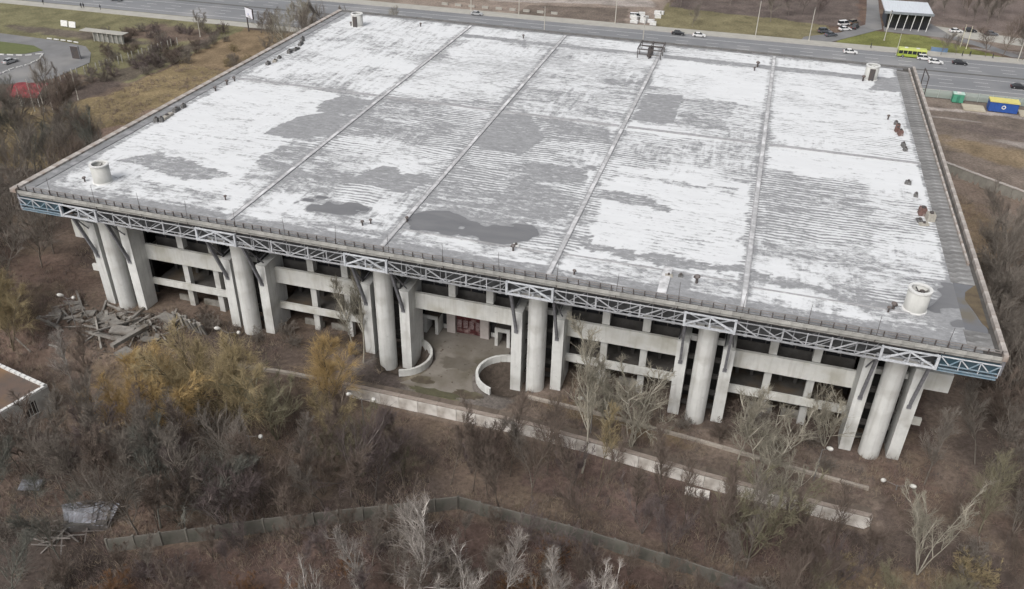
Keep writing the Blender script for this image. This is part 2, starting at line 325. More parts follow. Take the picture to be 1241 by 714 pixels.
def roof_deck():
    st = 0.5; xs = np.linspace(2.2, 137.6, 272); ys = np.linspace(1.6, 112.6, 223); X, Y = np.meshgrid(xs, ys)
    n = fbm(X/9, Y/7, 11, 5); nb = fbm(X/28, Y/22, 14, 3); ns = fbm(X/16, Y/1.3, 12, 3); e = (fbm(X/1.6, Y/1.6, 13, 3)-.5); e2 = fbm(X/5, Y/4, 15, 3)-.5
    cov = 0.62+1.0*(n-0.5)+0.7*(nb-0.5)+0.30*(ns-0.5)
    pi_ = np.floor(X/6.1); pj_ = np.floor(Y/11.4); cov = cov+0.16*(vnoise(pi_*3.7+.5, pj_*5.3+.5, 77)-.5)
    def poly(p, v, k=1.0, jit=1.0):
        nonlocal cov
        m = in_poly(X+e*2.4*jit+e2*3*jit, Y+e*2*jit+e2*2.5*jit, p); cov = np.where(m, cov*(1-k)+v*k, cov)
    def rect(x0, x1, y0, y1, v, k=1.0, jit=1.0): poly([(x0, y0), (x1, y0), (x1, y1), (x0, y1)], v, k, jit)
    # white fields
    rect(2, 30, 10, 56, 0.95, 0.75); rect(40, 60, 62, 100, 0.86, .6); rect(88, 110, 8, 40, 0.97, 0.8); rect(86, 110, 45, 58, 0.8, 0.5); rect(96, 110, 60, 101, 0.95, 0.7); rect(86, 110, 82, 101, 0.98, .8)
    rect(112, 137, 60, 101, 0.93, 0.65); rect(112, 137, 48, 57, 1.0, 0.75); rect(62, 84, 84, 102, 0.85, 0.5); rect(2, 34, 60, 110, 0.80, 0.5); rect(36, 137, 105, 112, 0.9, 0.6)
    rect(36, 61, 22, 36, 0.8, 0.5); rect(128, 137.5, 20, 60, 0.95, .7); rect(112, 128, 16, 46, 0.52, 0.7); rect(62, 84, 60, 82, 0.60, .6); rect(38, 60, 14, 24, .5, .5); rect(64, 84, 22, 34, .42, .6); rect(112, 120, 22, 44, .40, .6); rect(2, 12, 8, 22, .8, .6)
    # half covered
    rect(38, 60, 38, 56, 0.50, 0.75); rect(62, 84, 15, 36, 0.50, 0.75); rect(87, 110, 60, 78, 0.6, .6); rect(62, 84, 36, 58, 0.50, 0.5); rect(112, 137, 14, 30, 0.66, 0.4); rect(86, 109, 43, 56, 0.56, .6); rect(36, 46, 14, 30, 0.50, .5)
    # bare grey patches
    poly([(24, 33), (29, 32), (36, 36), (35, 44), (31, 47), (26, 42)], 0.12, 1, .5); poly([(28, 46), (35, 46), (35.5, 55), (30, 56), (27, 52)], 0.2, 0.9)
    poly([(62.5, 39), (71, 38.5), (72.5, 47), (67.5, 57.5), (60.5, 57), (61, 48)], 0.10, .95, .5); poly([(72.6, 46), (84, 48), (84, 57), (68, 57.5)], 0.35, .8)
    poly([(86.5, 62), (93.8, 62), (94.2, 79), (86.5, 77)], 0.02, 1, 0.15); rect(94.5, 104, 62, 78, 0.42, .7)
    poly([(47, 20), (58, 19), (60, 24), (50, 27)], 0.15, .9); poly([(76, 30), (84, 30), (84, 38), (72, 36)], 0.3, .8); poly([(70, 18), (82, 16), (84, 26), (74, 28)], 0.36, .7)
    poly([(8, 15), (24, 12), (30, 16), (12, 20)], 0.35, .8); poly([(8, 2), (34, 2), (34, 4.5), (12, 5)], 0.55, .7)
    poly([(86, 11.5), (100, 8.5), (110, 10), (110, 12), (96, 11), (88, 14)], 0.3, .9); poly([(100, 8), (104, 8), (104, 2), (101, 2)], .25, 1, .15); poly([(87, 27), (98, 24.5), (99, 26.5), (88, 31)], 0.4, .9)
    poly([(112, 9), (128, 6), (130, 8.5), (112, 11)], 0.3, .8); rect(36, 84, 102.8, 105.3, 0.3, .9, .4); rect(86.5, 137, 102.4, 105.4, 0.12, .9, .3); poly([(131, 96), (138, 96), (138, 107), (133, 104)], .2, 1, .4)
    rect(87, 108, 35, 37, 0.45, .6); rect(112, 136, 30, 45, 0.4, .4)
    # standing puddles
    pud = np.zeros(X.shape)
    for p in ([(42.9, 9.9), (44.0, 12.6), (46.5, 13.4), (48.2, 11.9), (52, 13.4), (55.4, 12.4), (56.5, 9.8), (53, 8.4), (45.4, 8.6)],
              [(60.6, 10.9), (63, 13.8), (66, 14.9), (72, 13.2), (78.3, 14.3), (80.6, 11.3), (79.8, 9), (76, 7.2), (70, 8.2), (63.3, 7.6)],
              [(134.0, 9.5), (135.0, 15.4), (140, 16.8), (140, 5.0), (137.2, 5.4)]):
        m = in_poly(X+e*2.6+e2*2.6, Y+e*2.0+e2*2.2, p); isl = m & (fbm(X/2.6, Y/1.5, 83, 4) > .64); m = m & ~isl; pud = np.where(m, 1.0, pud); cov = np.where(m, 0, cov)
    for sx in (36.6, 61.1, 85.3, 110.9):
        d = np.abs(X-sx); cov = np.where(d < 1.1, cov*0.75, cov)
    cov = np.where(Y < 2.6+1.5*n, cov*0.5, cov); cov = np.where(X < 3.2+n, cov*0.6, cov); cov = np.where(X > 136.8, cov*.6, cov)
    ribk = smooth(fbm(X/13, Y/9, 61, 3), .36, .62)
    for p_, k_ in (([(0, 0), (35, 0), (35, 57), (0, 57)], .25), ([(88, 8), (110, 8), (110, 46), (88, 40)], .3), ([(0, 0), (142, 0), (142, 8), (0, 8)], .1), ([(112, 46), (142, 46), (142, 58), (112, 58)], .2)): ribk = np.where(in_poly(X, Y, p_), ribk*k_, ribk)
    soft = pud.copy()
    for _ in range(1): soft = (soft+np.roll(soft, 1, 0)+np.roll(soft, -1, 0)+np.roll(soft, 1, 1)+np.roll(soft, -1, 1))/5
    wide_ = soft.copy()
    for _ in range(9): wide_ = (wide_+np.roll(wide_, 1, 0)+np.roll(wide_, -1, 0)+np.roll(wide_, 1, 1)+np.roll(wide_, -1, 1))/5
    cov = cov-wide_*.7; pud = soft
    dirt = np.clip(smooth(36-X, 0, 5)*smooth(Y, 54, 62)+smooth(fbm(X/12, Y/12, 31, 2), .62, .7)*.8, 0, 1)
    Z = np.full(X.shape, ZR-0.10)+(n-0.5)*0.05
    ny, nx = X.shape; co = np.stack([X, Y, Z], -1).reshape(-1, 3); i = np.arange(ny*nx).reshape(ny, nx)
    q = np.stack([i[:-1, :-1], i[:-1, 1:], i[1:, 1:], i[1:, :-1]], -1).reshape(-1, 4)
    me = bpy.data.meshes.new('roof_covering'); me.from_pydata(co.tolist(), [], q.tolist())
    ca = me.color_attributes.new('cover', 'FLOAT_COLOR', 'POINT')
    ca.data.foreach_set('color', np.stack([np.clip(cov, 0, 1.1), pud, dirt, ribk], -1).reshape(-1).astype(np.float32))
    m = bpy.data.materials.new('snowy_bitumen'); m.use_nodes = True; N = m.node_tree.nodes; L = m.node_tree.links; b = N['Principled BSDF']
    at = N.new('ShaderNodeAttribute'); at.attribute_name = 'cover'; sp = N.new('ShaderNodeSeparateColor'); L.new(at.outputs['Color'], sp.inputs[0])
    tc = N.new('ShaderNodeTexCoord')
    def noise(scale, st=(1, 1, 1), det=6, dist=0, rough=0.6):
        mp = N.new('ShaderNodeMapping'); mp.inputs['Scale'].default_value = st; L.new(tc.outputs['Object'], mp.inputs[0])
        a = N.new('ShaderNodeTexNoise'); a.inputs['Scale'].default_value = scale; a.inputs['Detail'].default_value = det; a.inputs['Distortion'].default_value = dist; a.inputs['Roughness'].default_value = rough
        L.new(mp.outputs[0], a.inputs['Vector']); return a.outputs['Fac']
    def math_(op, a, b_=None, c=None):
        x = N.new('ShaderNodeMath'); x.operation = op
        for k, v in enumerate((a, b_, c)):
            if v is None: continue
            if isinstance(v, (int, float)): x.inputs[k].default_value = v
            else: L.new(v, x.inputs[k])
        return x.outputs[0]
    s1 = noise(1.0, (0.16, 1.0, 1), 4, 0.8); s1b = noise(1.0, (0.8, 0.10, 1), 4, 0.8); s2 = noise(1.15, (.8, 1.3, 1), 9, 0.4, 0.75); s3 = noise(0.35, (0.5, 1.4, 1), 4, 0.5)
    wv = N.new('ShaderNodeTexWave'); wv.bands_direction = 'Y'; wv.inputs['Scale'].default_value = 0.36; wv.inputs['Distortion'].default_value = 7.0; wv.inputs['Detail'].default_value = 4; wv.inputs['Detail Scale'].default_value = 0.5
    L.new(tc.outputs['Object'], wv.inputs['Vector'])
    mo = N.new('ShaderNodeMix'); mo.data_type = 'FLOAT'; L.new(sp.outputs[2], mo.inputs[0]); L.new(s1, mo.inputs[2]); L.new(s1b, mo.inputs[3]); s1 = mo.outputs[0]
    t = math_('ADD', math_('MULTIPLY', math_('SUBTRACT', s1, 0.5), 1.0), math_('MULTIPLY', math_('SUBTRACT', s2, 0.5), 1.5))
    t = math_('ADD', t, math_('MULTIPLY', math_('MULTIPLY', math_('SUBTRACT', wv.outputs['Fac'], 0.5), math_('MULTIPLY', math_('SUBTRACT', 1.0, sp.outputs[2]), math_('MULTIPLY', s3, at.outputs['Alpha']))), 1.15)); t = math_('ADD', t, math_('MULTIPLY', math_('SUBTRACT', s3, 0.5), 0.6))
    t = math_('ADD', t, sp.outputs[0])
    mr = N.new('ShaderNodeMapRange'); mr.interpolation_type = 'SMOOTHSTEP'; mr.inputs[1].default_value = 0.40; mr.inputs[2].default_value = 0.86; L.new(t, mr.inputs[0])
    bc = N.new('ShaderNodeValToRGB'); bc.color_ramp.elements[0].color = (0.19, 0.193, 0.20, 1); bc.color_ramp.elements[1].color = (0.36, 0.365, 0.375, 1); bc.color_ramp.elements[0].position = .3; bc.color_ramp.elements[1].position = .7; L.new(s2, bc.inputs[0])
    scn = N.new('ShaderNodeMix'); scn.data_type = 'RGBA'; scn.inputs[6].default_value = (0.72, 0.735, 0.75, 1); scn.inputs[7].default_value = (0.58, 0.59, 0.60, 1); L.new(s3, scn.inputs[0])
    mx = N.new('ShaderNodeMix'); mx.data_type = 'RGBA'; L.new(mr.outputs[0], mx.inputs[0]); L.new(bc.outputs[0], mx.inputs[6]); L.new(scn.outputs[2], mx.inputs[7])
    m2 = N.new('ShaderNodeMix'); m2.data_type = 'RGBA'; pr_ = N.new('ShaderNodeMapRange'); pr_.inputs[1].default_value = 0.4; pr_.inputs[2].default_value = 0.6; L.new(sp.outputs[1], pr_.inputs[0])
    L.new(pr_.outputs[0], m2.inputs[0]); L.new(mx.outputs[2], m2.inputs[6]); wc = N.new('ShaderNodeMix'); wc.data_type = 'RGBA'; L.new(s3, wc.inputs[0]); wc.inputs[6].default_value = (0.12, 0.123, 0.132, 1); wc.inputs[7].default_value = (0.22, 0.22, 0.225, 1); L.new(wc.outputs[2], m2.inputs[7])
    L.new(m2.outputs[2], b.inputs['Base Color'])
    rg = math_('SUBTRACT', 0.75, math_('MULTIPLY', pr_.outputs[0], 0.60)); L.new(rg, b.inputs['Roughness']); b.inputs['Specular IOR Level'].default_value = 0.25
    bp = N.new('ShaderNodeBump'); bp.inputs['Strength'].default_value = 0.5; bp.inputs['Distance'].default_value = 0.08; L.new(math_('MULTIPLY', mr.outputs[0], math_('SUBTRACT', 1.0, pr_.outputs[0])), bp.inputs['Height']); L.new(bp.outputs[0], b.inputs['Normal'])
    me.materials.append(m); return link('roof_covering', me, B)
roof = roof_deck()
SNOWED = roof.data.materials[0]
MB().box(0.05, W-0.05, 0.35, D-0.05, 21.7, ZR-0.22).obj('roof_slab', CDARK, B)
MB().box(0.3, 2.1, 0.6, D-0.6, ZR-0.20, ZR-0.06).obj('roof_gutter', BITU, B)
# ribbed strip along the right side: individual sheets
rp = MB().box(-1.5, 1.5, -0.62, 0.62, 0, 0.12).mesh('gutter_sheet', mat('grey_sheet', (0.23, 0.228, 0.225), (0.15, 0.148, 0.145), 1.2, .7, vary=.16, c3=(.34, .34, .34), s3=.4))
for i in range(84):
    yy = 1.6+i*1.31
    if 5.5 < yy < 17: continue
    o = link('gutter_sheet', rp, B); o.location = (138.9, yy, ZR-0.14+random.uniform(0, .03)); o.rotation_euler = (0, random.uniform(-.006, .006), random.uniform(-.01, .01))
MB().prism([(137.6, 4.6), (140.3, 4.6), (140.4, 17.4), (137.6, 17.4)], ZR-0.2, ZR-0.115).obj('puddled_gutter', mat('silt', (0.155, 0.158, 0.17), (0.145, 0.147, 0.155), 0.5, 0.2, c3=(0.15, 0.135, 0.11), s3=0.35), B)
MB().prism([(138.9, 14.5), (140.5, 17), (140.5, 6), (139.9, 7), (139.4, 9.5), (138.6, 12.5)], ZR-0.13, ZR-0.09).obj('silt_patch', mat('brown_silt', (0.14, 0.11, 0.07), (0.09, 0.07, 0.05), 0.8), B)
MB().box(2.0, 139, 0.4, 1.7, ZR-0.21, ZR-0.08).obj('front_gutter', BITU, B)
MB().box(2.0, 139, D-1.5, D-0.4, ZR-0.21, ZR-0.08).obj('back_gutter', BITU, B)
# raised expansion joints
jm = mat('joint_felt', (0.52, 0.52, 0.53), (0.33, 0.33, 0.335), 1.2, 0.7, c3=(0.7, 0.7, 0.71), s3=0.3)
jd = mat('joint_edge', (0.40, 0.40, 0.41), (0.27, 0.27, 0.275), 1.2, .8)
for sx in (36.6, 61.1, 85.3, 110.9):
    y0 = 1.6 if sx in (85.3, 110.9) else 1.7
    j = MB().box(sx-.28, sx+.28, y0, D-1.6, ZR-0.12, ZR+0.02).obj('expansion_joint', jm, B)
    MB().box(sx-.4, sx-.28, y0, D-1.6, ZR-0.12, ZR+0.05).obj('joint_edge', jd, j); MB().box(sx+.28, sx+.4, y0, D-1.6, ZR-0.12, ZR+0.05).obj('joint_edge', jd, j)
for a, b_ in ((2.2, 35.8), (37.4, 60.3), (61.9, 84.5), (86.1, 110.1), (111.7, 137.5)):
    MB().box(a, b_, 57.3, 58.2, ZR-0.12, ZR+0.01).obj('cross_joint', jd, B)
MB().box(99.9, 101.1, 1.7, 8.5, ZR-.12, ZR+.05).obj('expansion_joint', jm, B)
for a, b_, yy in ((61.9, 84.5, 7.0), (86.1, 110.1, 7.4), (111.7, 133, 6.6)):
    MB().box(a, b_, yy, yy+.22, ZR-.12, ZR+.04).obj('flashing_strip', jd, B)
# parapets: left, right and back, in coping sections
def sections(name, m, along, c0, c1, lo, hi, z0, z1, n, gap=0.03):
    me = None; L_ = (hi-lo)/n
    if along == 'y': me = MB().box(-(c1-c0)/2, (c1-c0)/2, -L_/2+gap, L_/2-gap, 0, z1-z0).mesh(name, m)
    else: me = MB().box(-L_/2+gap, L_/2-gap, -(c1-c0)/2, (c1-c0)/2, 0, z1-z0).mesh(name, m)
    for i in range(n):
        o = link(name, me, B); t = lo+L_*(i+.5); c = (c0+c1)/2
        o.location = (c, t, z0+random.uniform(-.015, .015)) if along == 'y' else (t, c, z0+random.uniform(-.015, .015))
sections('parapet_coping', COPE, 'y', -0.75, 0.28, -0.3, D+0.2, ZR-0.45, ZR+0.22, 38)
sections('parapet_coping', COPE, 'y', 141.05, 141.6, -0.3, D+0.2, ZR-0.45, ZR+0.42, 38)
sections('parapet_rail', COPE, 'y', 140.05, 140.35, 22, D-1, ZR-0.1, ZR+0.34, 30)
sections('parapet_coping', mat('dark_coping', (.11, .11, .11), (.18, .175, .17), 1, .8), 'x', D-0.35, D+0.2, 0.3, 141.0, ZR-0.45, ZR+0.25, 40)
MB().box(-0.3, 0.05, 0.3, D, 18.6, ZR-0.3).obj('side_fascia', STEELG, B)
MB().box(W-0.05, W+0.3, 0.3, D, 19.4, ZR-0.3).obj('side_fascia', STEELG, B)
MB().box(0.05, W-0.05, D-0.3, D, 18.6, ZR-0.5).obj('back_fascia', STEELG, B)

# front fascia bands, railing
fp = MB().box(-0.71, 0.71, -0.08, 0.08, -0.24, 0.24).mesh('fascia_panel', FASC)
fp2 = MB().box(-0.71, 0.71, -0.08, 0.08, -0.2, 0.2).mesh('fascia_panel', FASC)
for i in range(98):
    x = 0.85+i*1.4425
    o = link('fascia_panel', fp, B); o.location = (x, 0.05, 21.93); o.rotation_euler = (random.uniform(-.05, .05), random.uniform(-.012, .012), 0)
    o = link('fascia_panel', fp2, B); o.location = (x, 0.42, 21.36); o.rotation_euler = (random.uniform(-.05, .05), random.uniform(-.012, .012), 0)
MB().box(0, W, 0.12, 0.34, 21.68, 21.82).obj('fascia_rail', STEELD, B)
MB().box(0, W, 0.35, 0.6, 21.05, 21.15).obj('fascia_rail', STEELD, B)
MB().box(0, W, 0.28, 0.36, ZR+0.28, ZR+0.34).obj('guard_rail', mat('rail_rust', (0.20, 0.17, 0.155), (0.28, 0.27, 0.26), 3, .7), B)
MB().box(0, W, 0.28, 0.36, ZR+0.60, ZR+0.66).obj('guard_rail', MATS['rail_rust'], B)
ps = MB().box(-0.06, 0.06, -0.06, 0.06, -0.6, 0.72).mesh('rail_post', STEELD)
for i in range(97):
    o = link('rail_post', ps, B); o.location = (0.5+i*1.4625, 0.22, ZR-0.05)
lr = MB().tube((0, 0, -1.5), (0, 0, 2.5), 0.045, 0.025, 5).mesh('lightning_rod', STEELD)
for i, x in enumerate(np.arange(6.5, 140, 8.03)):
    o = link('lightning_rod', lr, B); o.location = (x, 0.2, ZR+.3); o.rotation_euler = (random.uniform(-.04, .04), random.uniform(-.05, .05), 0)
# front space truss (a part) with each member a sub-part
TR = bpy.data.objects.new('front_truss', None); COL.objects.link(TR); TR.parent = B
def member(p, q, w=0.16, m=None):
    m = m or CURM[0]
    p = np.array(p, float); q = np.array(q, float); o = MB().bar(p-(p+q)/2, q-(p+q)/2, w, w).obj('truss_bar', m, TR); o.location = (p+q)/2; return o
CURM = [STEELW]
for ci, c in enumerate(CX):
    a, b_ = c-3.3, c+3.1; zt, zb = 21.0, 19.15
    for x in (a, b_): member((x, -0.15, zb-.15), (x, -0.15, zt+.1), 0.3)
    member((a, -0.15, zt), (b_, -0.15, zt), .18); member((a, -0.15, zb), (b_, -0.15, zb), .24); mid = (a+b_)/2
    member((a, -.15, zb+.1), (mid, -.15, zt-.1), .2); member((mid, -.15, zt-.1), (b_, -.15, zb+.1), .2); member((mid, -.15, zb), (mid, -.15, zt), .14)
    member((a, 2.2, 18.3), (b_, 2.2, 18.3), .2); member((a, -.15, zb), (a, 2.2, 18.2), .18); member((b_, -.15, zb), (b_, 2.2, 18.2), .18)
    member((a, 0.3, zt-.1), (mid, .9, 19.2), .12); member((b_, .3, zt-.1), (mid, .9, 19.2), .12)
STEELM = mat('weathered_steel', (0.43, 0.44, 0.46), (0.28, 0.285, 0.30), 1.0, 0.55, vary=0.25)
spans = [(CX[i]+3.1, CX[i+1]-3.3) for i in range(5)]
for si, (a, b_) in enumerate(spans):
    CURM[0] = STEELM; n = 6; st = (b_-a)/n; zt, zb = 20.9, 18.75
    member((a, 1.7, 20.5), (b_, 1.7, 20.5), .14); member((a, .05, zb+.75), (b_, .05, zb+.75), .09)
    member((a, 0.05, zb+.25), (b_, 0.05, zb+.25), .14); member((a, 1.6, 17.95), (b_, 1.6, 17.95), .22); member((a, .05, zt-.1), (b_, .05, zt-.1), .12)
    member((a, .9, 18.95), (b_, .9, 18.95), .12)
    for k in range(n):
        x0 = a+k*st; x1 = x0+st
        member((x1, 0.05, zb+.25), (x1, 0.05, zt), .2 if k % 2 else .13) if k < n-1 else None
        if k in (0, 1, 2): member((x0, 0.05, zt-.1), (x1, 0.05, zb+.3), .13)
        else: member((x0, 0.05, zb+.3), (x1, 0.05, zt-.1), .13)
        member((x1, 0.05, zb+.2), (x0+st*.5, 1.6, 18.0), .12); member((x0, 0.05, zb+.2), (x0+st*.5, 1.6, 18.0), .12)
        member((x0+st*.5, 1.7, 18.1), (x0+st*.5, 1.7, 20.5), .10)
        member((x0+st*.5, 1.7, 18.1), (x1+st*.5 if k < n-1 else x1, 1.7, 20.4), .09)
gus = MB().bar((0, 0, -.22), (0, 0, .22), .42, .14).mesh('gusset', STEELW)
for a, b_ in spans:
    for k in range(6):
        o = link('gusset', gus, TR); o.location = (a+(k+.5)*(b_-a)/6, 1.6, 17.98)
# glazed blue end bays
for xa, xb in ((0.1, CX[0]-3.5), (CX[5]+3.4, W-.1)):
    MB().box(xa, xb, 0.5, 0.58, 19.3, 21.0).obj('corner_glazing', mat('blue_glazing', (0.035, 0.075, 0.10), (0.07, 0.10, 0.12), 0.6, 0.3), B)
    for zz in (19.25, 19.75, 20.95): MB().bar((xa, 0.0, zz), (xb, 0.0, zz), .12).obj('truss_bar', STEELB if zz < 20.5 else STEELW, TR)
    n = 3
    for k in range(n):
        x0 = xa+(xb-xa)*k/n; x1 = xa+(xb-xa)*(k+1)/n
        MB().bar((x0, 0.0, 20.9), ((x0+x1)/2, 0, 19.8), .12).obj('truss_bar', STEELW, TR); MB().bar(((x0+x1)/2, 0, 19.8), (x1, 0, 20.9), .12).obj('truss_bar', STEELB, TR)
        MB().bar((x1, 0.0, 19.2), (x1, 0, 21), .1).obj('truss_bar', STEELW, TR)
    MB().box(xa, xb, .1, 2.4, 18.7, 18.85).obj('corner_soffit', STEELB, B)
for sx, s in ((0.1, 1), (W-.1, -1)):
    for k in range(18):
        y0 = .5+k*6.25; 
        MB().bar((sx, y0, 21), (sx, y0+3.1, 18.9), .13).obj('truss_bar', STEELW, TR) if k < 4 else None

# dark zone behind truss, soffit
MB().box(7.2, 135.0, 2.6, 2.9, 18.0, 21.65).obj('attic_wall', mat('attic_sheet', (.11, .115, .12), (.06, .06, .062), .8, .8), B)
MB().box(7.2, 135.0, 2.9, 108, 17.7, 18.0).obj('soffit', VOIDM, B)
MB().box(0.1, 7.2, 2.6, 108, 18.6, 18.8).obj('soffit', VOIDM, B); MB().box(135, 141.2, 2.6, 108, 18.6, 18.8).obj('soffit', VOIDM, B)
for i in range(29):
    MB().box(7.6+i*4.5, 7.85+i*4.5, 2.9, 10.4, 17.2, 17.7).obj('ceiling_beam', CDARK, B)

cm = MB().lathe([(1.38, -1.6), (1.38, 15.9), (1.45, 16.2), (1.45, 16.75)], 28); cm.prism([(1.45*cos(a*pi/14), 1.45*sin(a*pi/14)) for a in range(28)], 16.70, 16.78)
colm = cm.mesh('pier_column', CONC, True)
for i, c in enumerate(CX):
    o = link('pier_column', colm, B); o.location = (c, 4.8, 0)
    end = i in (0, 5)
    # head bracket and haunches
    MB().prism([(c-3.3, 3.2), (c+3.1, 3.2), (c+3.1, 6.4), (c-3.3, 6.4)], 17.0, 17.6).obj('head_beam', CONC, B)
    for s in (-1, 1):
        x1 = c+s*1.3; x2 = c+s*3.2
        m_ = MB(); m_.add([(x1, 3.9, 16.1), (x1, 3.9, 17), (x2, 3.9, 17), (x2, 3.9, 16.6), (x1, 5.7, 16.1), (x1, 5.7, 17), (x2, 5.7, 17), (x2, 5.7, 16.6)], [(0, 1, 2, 3), (7, 6, 5, 4), (0, 3, 7, 4), (1, 5, 6, 2), (2, 6, 7, 3), (0, 4, 5, 1)])
        m_.obj('haunch', CONC, B)
    for k, xx in enumerate((c-1.6, c, c+1.6)): MB().bar((xx, 3.6, 17.55), (xx+(.4 if k == 2 else -.4 if k == 0 else 0), 1.4, 18.5), .3, .3).obj('bracket', STEELW, B)
    for s in (-1, 1):
        xa = c-3.95 if s < 0 else c+2.3
        if end:
            yb = 7.9; zt = 16.4 if not (i == 0 and s < 0 or i == 5 and s > 0) else 15.6
            m_ = MB(); m_.add([(xa, 4.55, -.5), (xa+1.6, 4.55, -.5), (xa+1.6, 7.4, -.5), (xa, 7.4, -.5), (xa, 4.35, zt), (xa+1.6, 4.35, zt), (xa+1.6, yb, zt), (xa, yb, zt)], [(0,3,2,1),(4,5,6,7),(0,1,5,4),(1,2,6,5),(2,3,7,6),(3,0,4,7)]); m_.obj('pier_fin', CONC, B)
            if zt > 16: MB().box(xa+.1, xa+1.5, 4.6, yb-.2, zt, 17.7).obj('fin_head', CDARK, B)
        else:
            MB().box(xa, xa+1.6, 4.95, 10.2, -1.6, 12.85).obj('pier_fin', CONC, B)
            MB().box(xa+.25, xa+1.35, 8.9, 10.1, 12.85, 17.7).obj('fin_post', CONCV, B)
            g = MB(); g.box(xa+.05, xa+.2, 5.5, 8.9, 12.85, 17.4); g.obj('side_glazing', GLASSD, B)
            for zz in (13.9, 15.3): MB().bar((xa+.8, 5.2, zz), (xa+.8, 8.9, zz+.2), .12).obj('stay_bar', STEELG, B)
        # inclined twin-leg strut from the truss to the fin face
        sx = c-3.2 if s < 0 else c+2.95
        S = MB().bar((sx, 1.5, 18.25), (sx, 4.9 if not end else 4.4, 9.6), .34, .5).obj('strut', STEELG, B)
        MB().bar((sx, 1.5, 18.25), (sx+.55*s, 5.4, 13.2), .16, .16).obj('strut_brace', STEELG, S)
        MB().box(sx-.28, sx+.28, 4.2 if end else 4.75, 4.98, 9.2, 9.7).obj('strut_shoe', STEELG, S)
    # cross beams and landings between the fins behind the column
    for zz, hh, mm in ((12.0, .8, CONC), (8.9, .55, CDARK), (6.0, .55, CDARK), (3.1, .55, CDARK), (.6, .5, CDARK)):
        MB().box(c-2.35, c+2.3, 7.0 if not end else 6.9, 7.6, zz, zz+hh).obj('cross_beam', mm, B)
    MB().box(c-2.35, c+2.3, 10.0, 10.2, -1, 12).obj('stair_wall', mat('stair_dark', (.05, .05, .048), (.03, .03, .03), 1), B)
ULP = [(10.4, 16.2), (10.0, 15.9), (9.7, 15.7), (9.4, 15.3), (9.0, 14.8)]
wl = conc('stained_parapet', (0.66, 0.66, 0.63), (0.45, 0.44, 0.39), (0.36, 0.34, 0.29))
for i in range(5):
    c = CX[i]; xa = c+3.9; xb = CX[i+1]-3.95; ea = .0 if i == 0 else 0; 
    ent = i == 2
    MB().box(xa+.003, xb-.003, 7.5, 8.0, 8.5, 11.3).obj('parapet_beam', wl, B)
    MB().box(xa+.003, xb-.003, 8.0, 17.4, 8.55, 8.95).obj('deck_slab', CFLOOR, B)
    if not ent:
        MB().box(xa+.003, xb-.003, 7.5, 7.95, 3.6 if i < 3 else 3.9, 4.75 if i < 3 else 5.15).obj('parapet_beam', wl, B)
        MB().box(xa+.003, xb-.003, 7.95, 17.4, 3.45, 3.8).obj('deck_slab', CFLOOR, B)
        for a, b_ in ((.2, .42), (.5, .72)):
            x0 = xa+(xb-xa)*a; x1 = xa+(xb-xa)*b_; MB().box(x0, x1, 9.2, 9.5, -.1, 1.5 if i > 2 else 1.1).obj('low_wall', mat('dirty_wall', (.30, .29, .265), (.19, .18, .16), .9, .9, c3=(.12, .11, .09), s3=.4), B)
    else:
        MB().box(60, 83, 15.0, 15.3, 3.6, 8.5).obj('inner_wall', CDARK, B)
    for k in ULP[i]:
        x = c+k
        MB().box(x-.55, x+.55, 8.1, 9.2, 11.3 if True else 0, 17.7).obj('post', CONCV, B)
        if not ent: MB().box(x-.5, x+.5, 8.2, 9.1, -.5, 8.5).obj('post', CONCV, B)
    # upper glazing ribbon with frames, and rear walls
    nP = 8; stp = (xb-xa)/nP
    for k in range(nP):
        x0 = xa+stp*k+.08; x1 = xa+stp*(k+1)-.08
        MB().box(x0, x1, 10.5, 10.56, 11.3, 14.2).obj('window_pane', GLASSD, B); MB().box(x0, x1, 10.5, 10.56, 14.5, 17.6).obj('window_pane', GLASSD, B)
        MB().box(x1, x1+.16, 10.4, 10.62, 8.95, 17.7).obj('mullion', STEELD, B)
    MB().box(xa, xb, 10.35, 10.7, 14.2, 14.5).obj('transom', mat('transom', (.13, .13, .13)), B)
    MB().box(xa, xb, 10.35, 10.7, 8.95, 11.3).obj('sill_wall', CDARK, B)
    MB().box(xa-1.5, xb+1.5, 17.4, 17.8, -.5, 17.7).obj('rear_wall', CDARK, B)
    if not ent:
        for k in range(7):
            x0 = xa+.8+k*(xb-xa-1.6)/7
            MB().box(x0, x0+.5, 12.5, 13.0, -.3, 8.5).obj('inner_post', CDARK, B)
# stub beams beyond the end fins
MB().box(CX[5]+3.95, 139.1, 7.5, 8.1, 10.5, 13.4).obj('parapet_beam', wl, B); MB().box(CX[5]+3.95, 137.2, 7.5, 8.0, 4.3, 5.4).obj('parapet_beam', wl, B)
MB().box(1.45, CX[0]-3.95, 7.5, 8.1, 10.3, 13.6).obj('parapet_beam', wl, B); MB().box(3.2, CX[0]-3.95, 7.5, 8.0, 4.0, 5.2).obj('parapet_beam', wl, B)
# side and back walls
for x0, x1 in ((7.6, 8.0), (133.9, 134.3)):
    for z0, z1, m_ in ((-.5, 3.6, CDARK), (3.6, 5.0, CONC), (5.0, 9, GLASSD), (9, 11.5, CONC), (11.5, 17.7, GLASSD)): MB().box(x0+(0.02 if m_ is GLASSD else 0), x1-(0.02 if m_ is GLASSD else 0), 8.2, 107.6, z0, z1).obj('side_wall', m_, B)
for k in range(9):
    for xx in (4.5, 137):
        MB().box(xx-.7, xx+.7, 16+k*11.2, 17.4+k*11.2, -.5, 18.6).obj('side_pier', CONC, B)
MB().box(8, 134, 107.2, 107.6, -.5, 17.7).obj('back_wall', CDARK, B)
